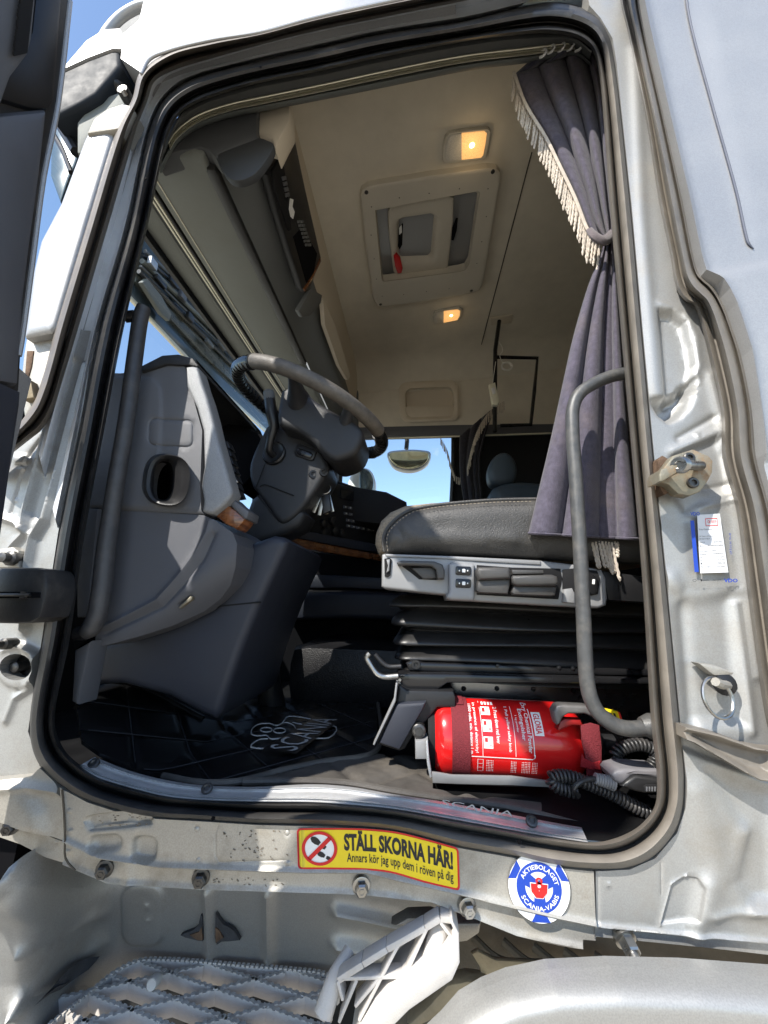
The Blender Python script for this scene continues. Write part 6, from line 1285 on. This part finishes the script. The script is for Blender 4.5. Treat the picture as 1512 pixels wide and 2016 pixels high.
def foot(cx_, cy_, s, ang):
    a = radians(ang); o = []
    for (x, y) in [(-.10,-.52),(.10,-.52),(.14,-.40),(.11,-.22),(-.11,-.22),(-.14,-.40)]: o.append((x, y))
    p2 = [(-.12,-.10),(.12,-.10),(.20,.15),(.19,.36),(.08,.52),(-.06,.52),(-.18,.34),(-.19,.12)]
    for pg in (o, p2):
        k = []
        for x, y in pg: X_, Y_ = x*cos(a)-y*sin(a), x*sin(a)+y*cos(a); k.append(f(cxs+rx*(cx_+X_*s), cys+ry*(cy_+Y_*s)))
        mb.add(k, [tuple(range(len(k)))])
foot(-.06, .34, 1.0, 52); foot(.22, -.42, .8, 62)
mb.build('shoe_print', INK, SK, smooth=False)
mb = MB(); f = stk_map(.0016); disc(mb, .84, 1.02, f); d = .62; wdt = .085
mb.add([f(cxs+rx*a, cys+ry*b) for a, b in ((-d-wdt,-d+wdt),(-d+wdt,-d-wdt),(d+wdt,d-wdt),(d-wdt,d+wdt))], [(0,1,2,3)]); mb.build('ban_ring', REDP, SK, smooth=False)
# round emblem
RC = PY(1061,1747,-.0145); RR = .0415; e1 = (PY(1161,1757,-.0145)-PY(961,1737,-.0145)); e1 /= np.linalg.norm(e1); e2 = np.cross(e1, (0,1,0)); e2 = e2 if e2[2] > 0 else -e2
def rd(off): return lambda u, v: RC+RR*(u*e1+v*e2)+np.array((0,-off,0))
RS = thing('round_sticker', 'round white and blue emblem sticker with a red shield on the sill', 'sticker', tuple(RC-np.array((0,0,RR))))
def ringp(mb, r0, r1, q0, q1, f, n=40): mb.grid([[f(r*cos(q), r*sin(q)) for q in np.linspace(radians(q0), radians(q1), n)] for r in (max(r0, .001), r1)])
mb = MB(); ringp(mb, 0, 1, 0, 360, rd(0)); mb.build('emblem_disc', WHITE, RS, smooth=False)
mb = MB(); ringp(mb, .985, 1.0, 0, 360, rd(.0003)); mb.build('emblem_rim', BOLT, RS, smooth=False)
mb = MB(); ringp(mb, .44, .72, 0, 360, rd(.0005))
for a in (32, 152, 272):
    c_, s_ = cos(radians(a)), sin(radians(a)); R_ = lambda x, y: (x*c_-y*s_, x*s_+y*c_)
    mb.add([rd(.0005)(*R_(x, y)) for x, y in ((.74,-.17),(.95,-.30),(.95,.30),(.74,.17))], [(0,1,2,3)])
    mb.add([rd(.00055)(*R_(x, y)) for x, y in ((.0,-.14),(.46,-.19),(.46,.19),(.0,.14))], [(0,1,2,3)])
mb.build('emblem_blue', BLUE, RS, smooth=False)
def arc_text(mb, s, r, h, q0, q1, f, inner=False):
    V, F = glyphs(s, .012); lo = V.min(0); hi = V.max(0); T_ = (V-lo)/(hi-lo)
    P = []
    for a, b in T_:
        q = radians(q0+(q1-q0)*a); rr = r+h*b if not inner else r+h*(1-b); P.append(f(rr*cos(q), rr*sin(q)))
    mb.add(P, F)
mb = MB(); arc_text(mb, 'AKTIEBOLAGET', .515, .135, 158, 12, rd(.0009)); arc_text(mb, 'SCANIA-VABIS', .515, .135, 206, 344, rd(.0009), True); mb.build('emblem_lettering', WHITE, RS, smooth=False)
mb = MB(); f = rd(.0010); sh_ = [(-.26,.10),(-.10,.04),(-.10,-.02),(-.02,-.12),(.02,-.12),(.10,-.02),(.10,.04),(.26,.10),(.24,-.14),(.12,-.32),(-.12,-.32),(-.24,-.14)]
sh_ = [(-.29,.13),(.29,.13),(.27,-.12),(.12,-.30),(-.12,-.30),(-.27,-.12)]
mb.add([f(*p) for p in sh_], [tuple(range(6))]); mb.build('shield_ground', WHITE, RS, smooth=False)
mb = MB(); f = rd(.0013); mb.add([f(*p) for p in [(-.27,.11),(-.12,.11),(.0,-.10),(.12,.11),(.27,.11),(.25,-.12),(.11,-.28),(-.11,-.28),(-.25,-.12)]], [tuple(range(9))])
for cc_, ra2 in (((0,.20),.095),((0,.05),.115)):
    mb.grid([[rd(.0016)(cc_[0]+ra2*k*1.15*cos(q), cc_[1]+ra2*k*sin(q)) for q in np.linspace(0, 2*pi, 25)] for k in (.42, 1)])
mb.build('emblem_shield', REDP, RS, smooth=False)
# calibration label on the rear pillar
VQ = [zk(p)[0] for p in [(1100,985),(1232,978),(1282,1320),(1118,1325)]]   # tl tr br bl
def vm(off, q=VQ):
    def f(u, v): 
        a = np.array(q[3])*(1-u)+np.array(q[2])*u; b = np.array(q[0])*(1-u)+np.array(q[1])*u; p = a+(b-a)*v; return PY(p[0], p[1], -.0165-off)
    return f
VL = thing('calibration_label', 'white calibration label with blue stripe below the door striker', 'label', tuple(vm(0)(.5, 0)))
mb = MB(); f = vm(.0); mb.grid([[f(u, v) for u in (0, 1)] for v in (0, 1)]); mb.build('label_paper', mat('label_white', (.58,.59,.61), .5), VL, smooth=False)
BQ = [zk(p)[0] for p in [(1060,1018),(1082,1018),(1110,1318),(1085,1318)]]; mb = MB(); f = vm(.0004, BQ); mb.grid([[f(u, v) for u in (0, 1)] for v in (0, 1)]); mb.build('label_stripe', BLUE, VL, smooth=False)
mb = MB(); f = vm(.0005)
for s, x0_, x1_, y in (('TA Auto Elektroservice',.04,.60,.735),('CP Trigens Dimowect 12',.04,.70,.615),('DK-5220 Odense',.04,.46,.575),('km 0.0',.04,.24,.515),('27-09-2025',.60,.92,.515),('Bil nr.',.04,.22,.455),('VLUR4X20009144578',.36,.94,.455),('Kontrolapparat nr. 1999365',.04,.66,.365),('Daekstr.',.04,.30,.315),('315/80R22,5',.52,.90,.315),('w',.04,.09,.255),('10133 imp/km',.58,.94,.255),('k',.04,.09,.205),('10133 imp/km',.58,.94,.205),('l',.04,.08,.155),('3222 mm',.66,.94,.155),('Max. hastighed',.04,.42,.095),('90,0 km/t',.62,.92,.095)):
    text(mb, s, f, (x0_, y, x1_, y+.024), .0, 1)
mb.build('label_text', INK, VL, smooth=False)
mb = MB(); f = vm(.0005)
for u0, v0, u1, v1 in ((.36,.92,.86,.93),(.34,.80,.84,.81),(.34,.80,.36,.93),(.84,.80,.86,.93)): mb.grid([[f(u, v) for u in (u0, u1)] for v in (v0, v1)])
text(mb, 'CR 10310', f, (.42,.845,.80,.90), .01, 1); mb.build('label_stamp', REDP, VL, smooth=False)
mb = MB(); 
for q, y in ((((1060,968),(1115,968),(1116,990),(1061,990)), 0), (((1256,1356),(1336,1356),(1336,1378),(1256,1378)), 0)):
    text(mb, 'VDO', vm(.0004, [zk(p)[0] for p in q]), (0,0,1,1), .03)
text(mb, 'CP.F.01.06. 30-45', vm(.0004, [zk(p)[0] for p in ((1290,1215),(1285,1090),(1296,1090),(1304,1215))]), (0,0,1,1), 0, 1)
mb.build('maker_mark', BLUE, VL, smooth=False)
mb = MB(); text(mb, 'Z4502716', vm(.0004, [zk(p)[0] for p in ((1190,1360),(1240,1360),(1240,1370),(1190,1370))]), (0,0,1,1), 0, 1)
q = [zk(p)[0] for p in ((1072,1358),(1180,1352),(1180,1376),(1072,1376))]; f = vm(.0004, q)
mb.grid([[f(.12+.10*r*cos(t), .5+.4*r*sin(t)) for t in np.linspace(0, 2*pi, 17)] for r in (.8, 1)]); mb.grid([[f(u, v) for u in (.5, .9)] for v in (.45, .55)]); mb.grid([[f(u, v) for u in (.45, .53)] for v in (.2, .8)]); mb.build('label_symbol', INK, VL, smooth=False)
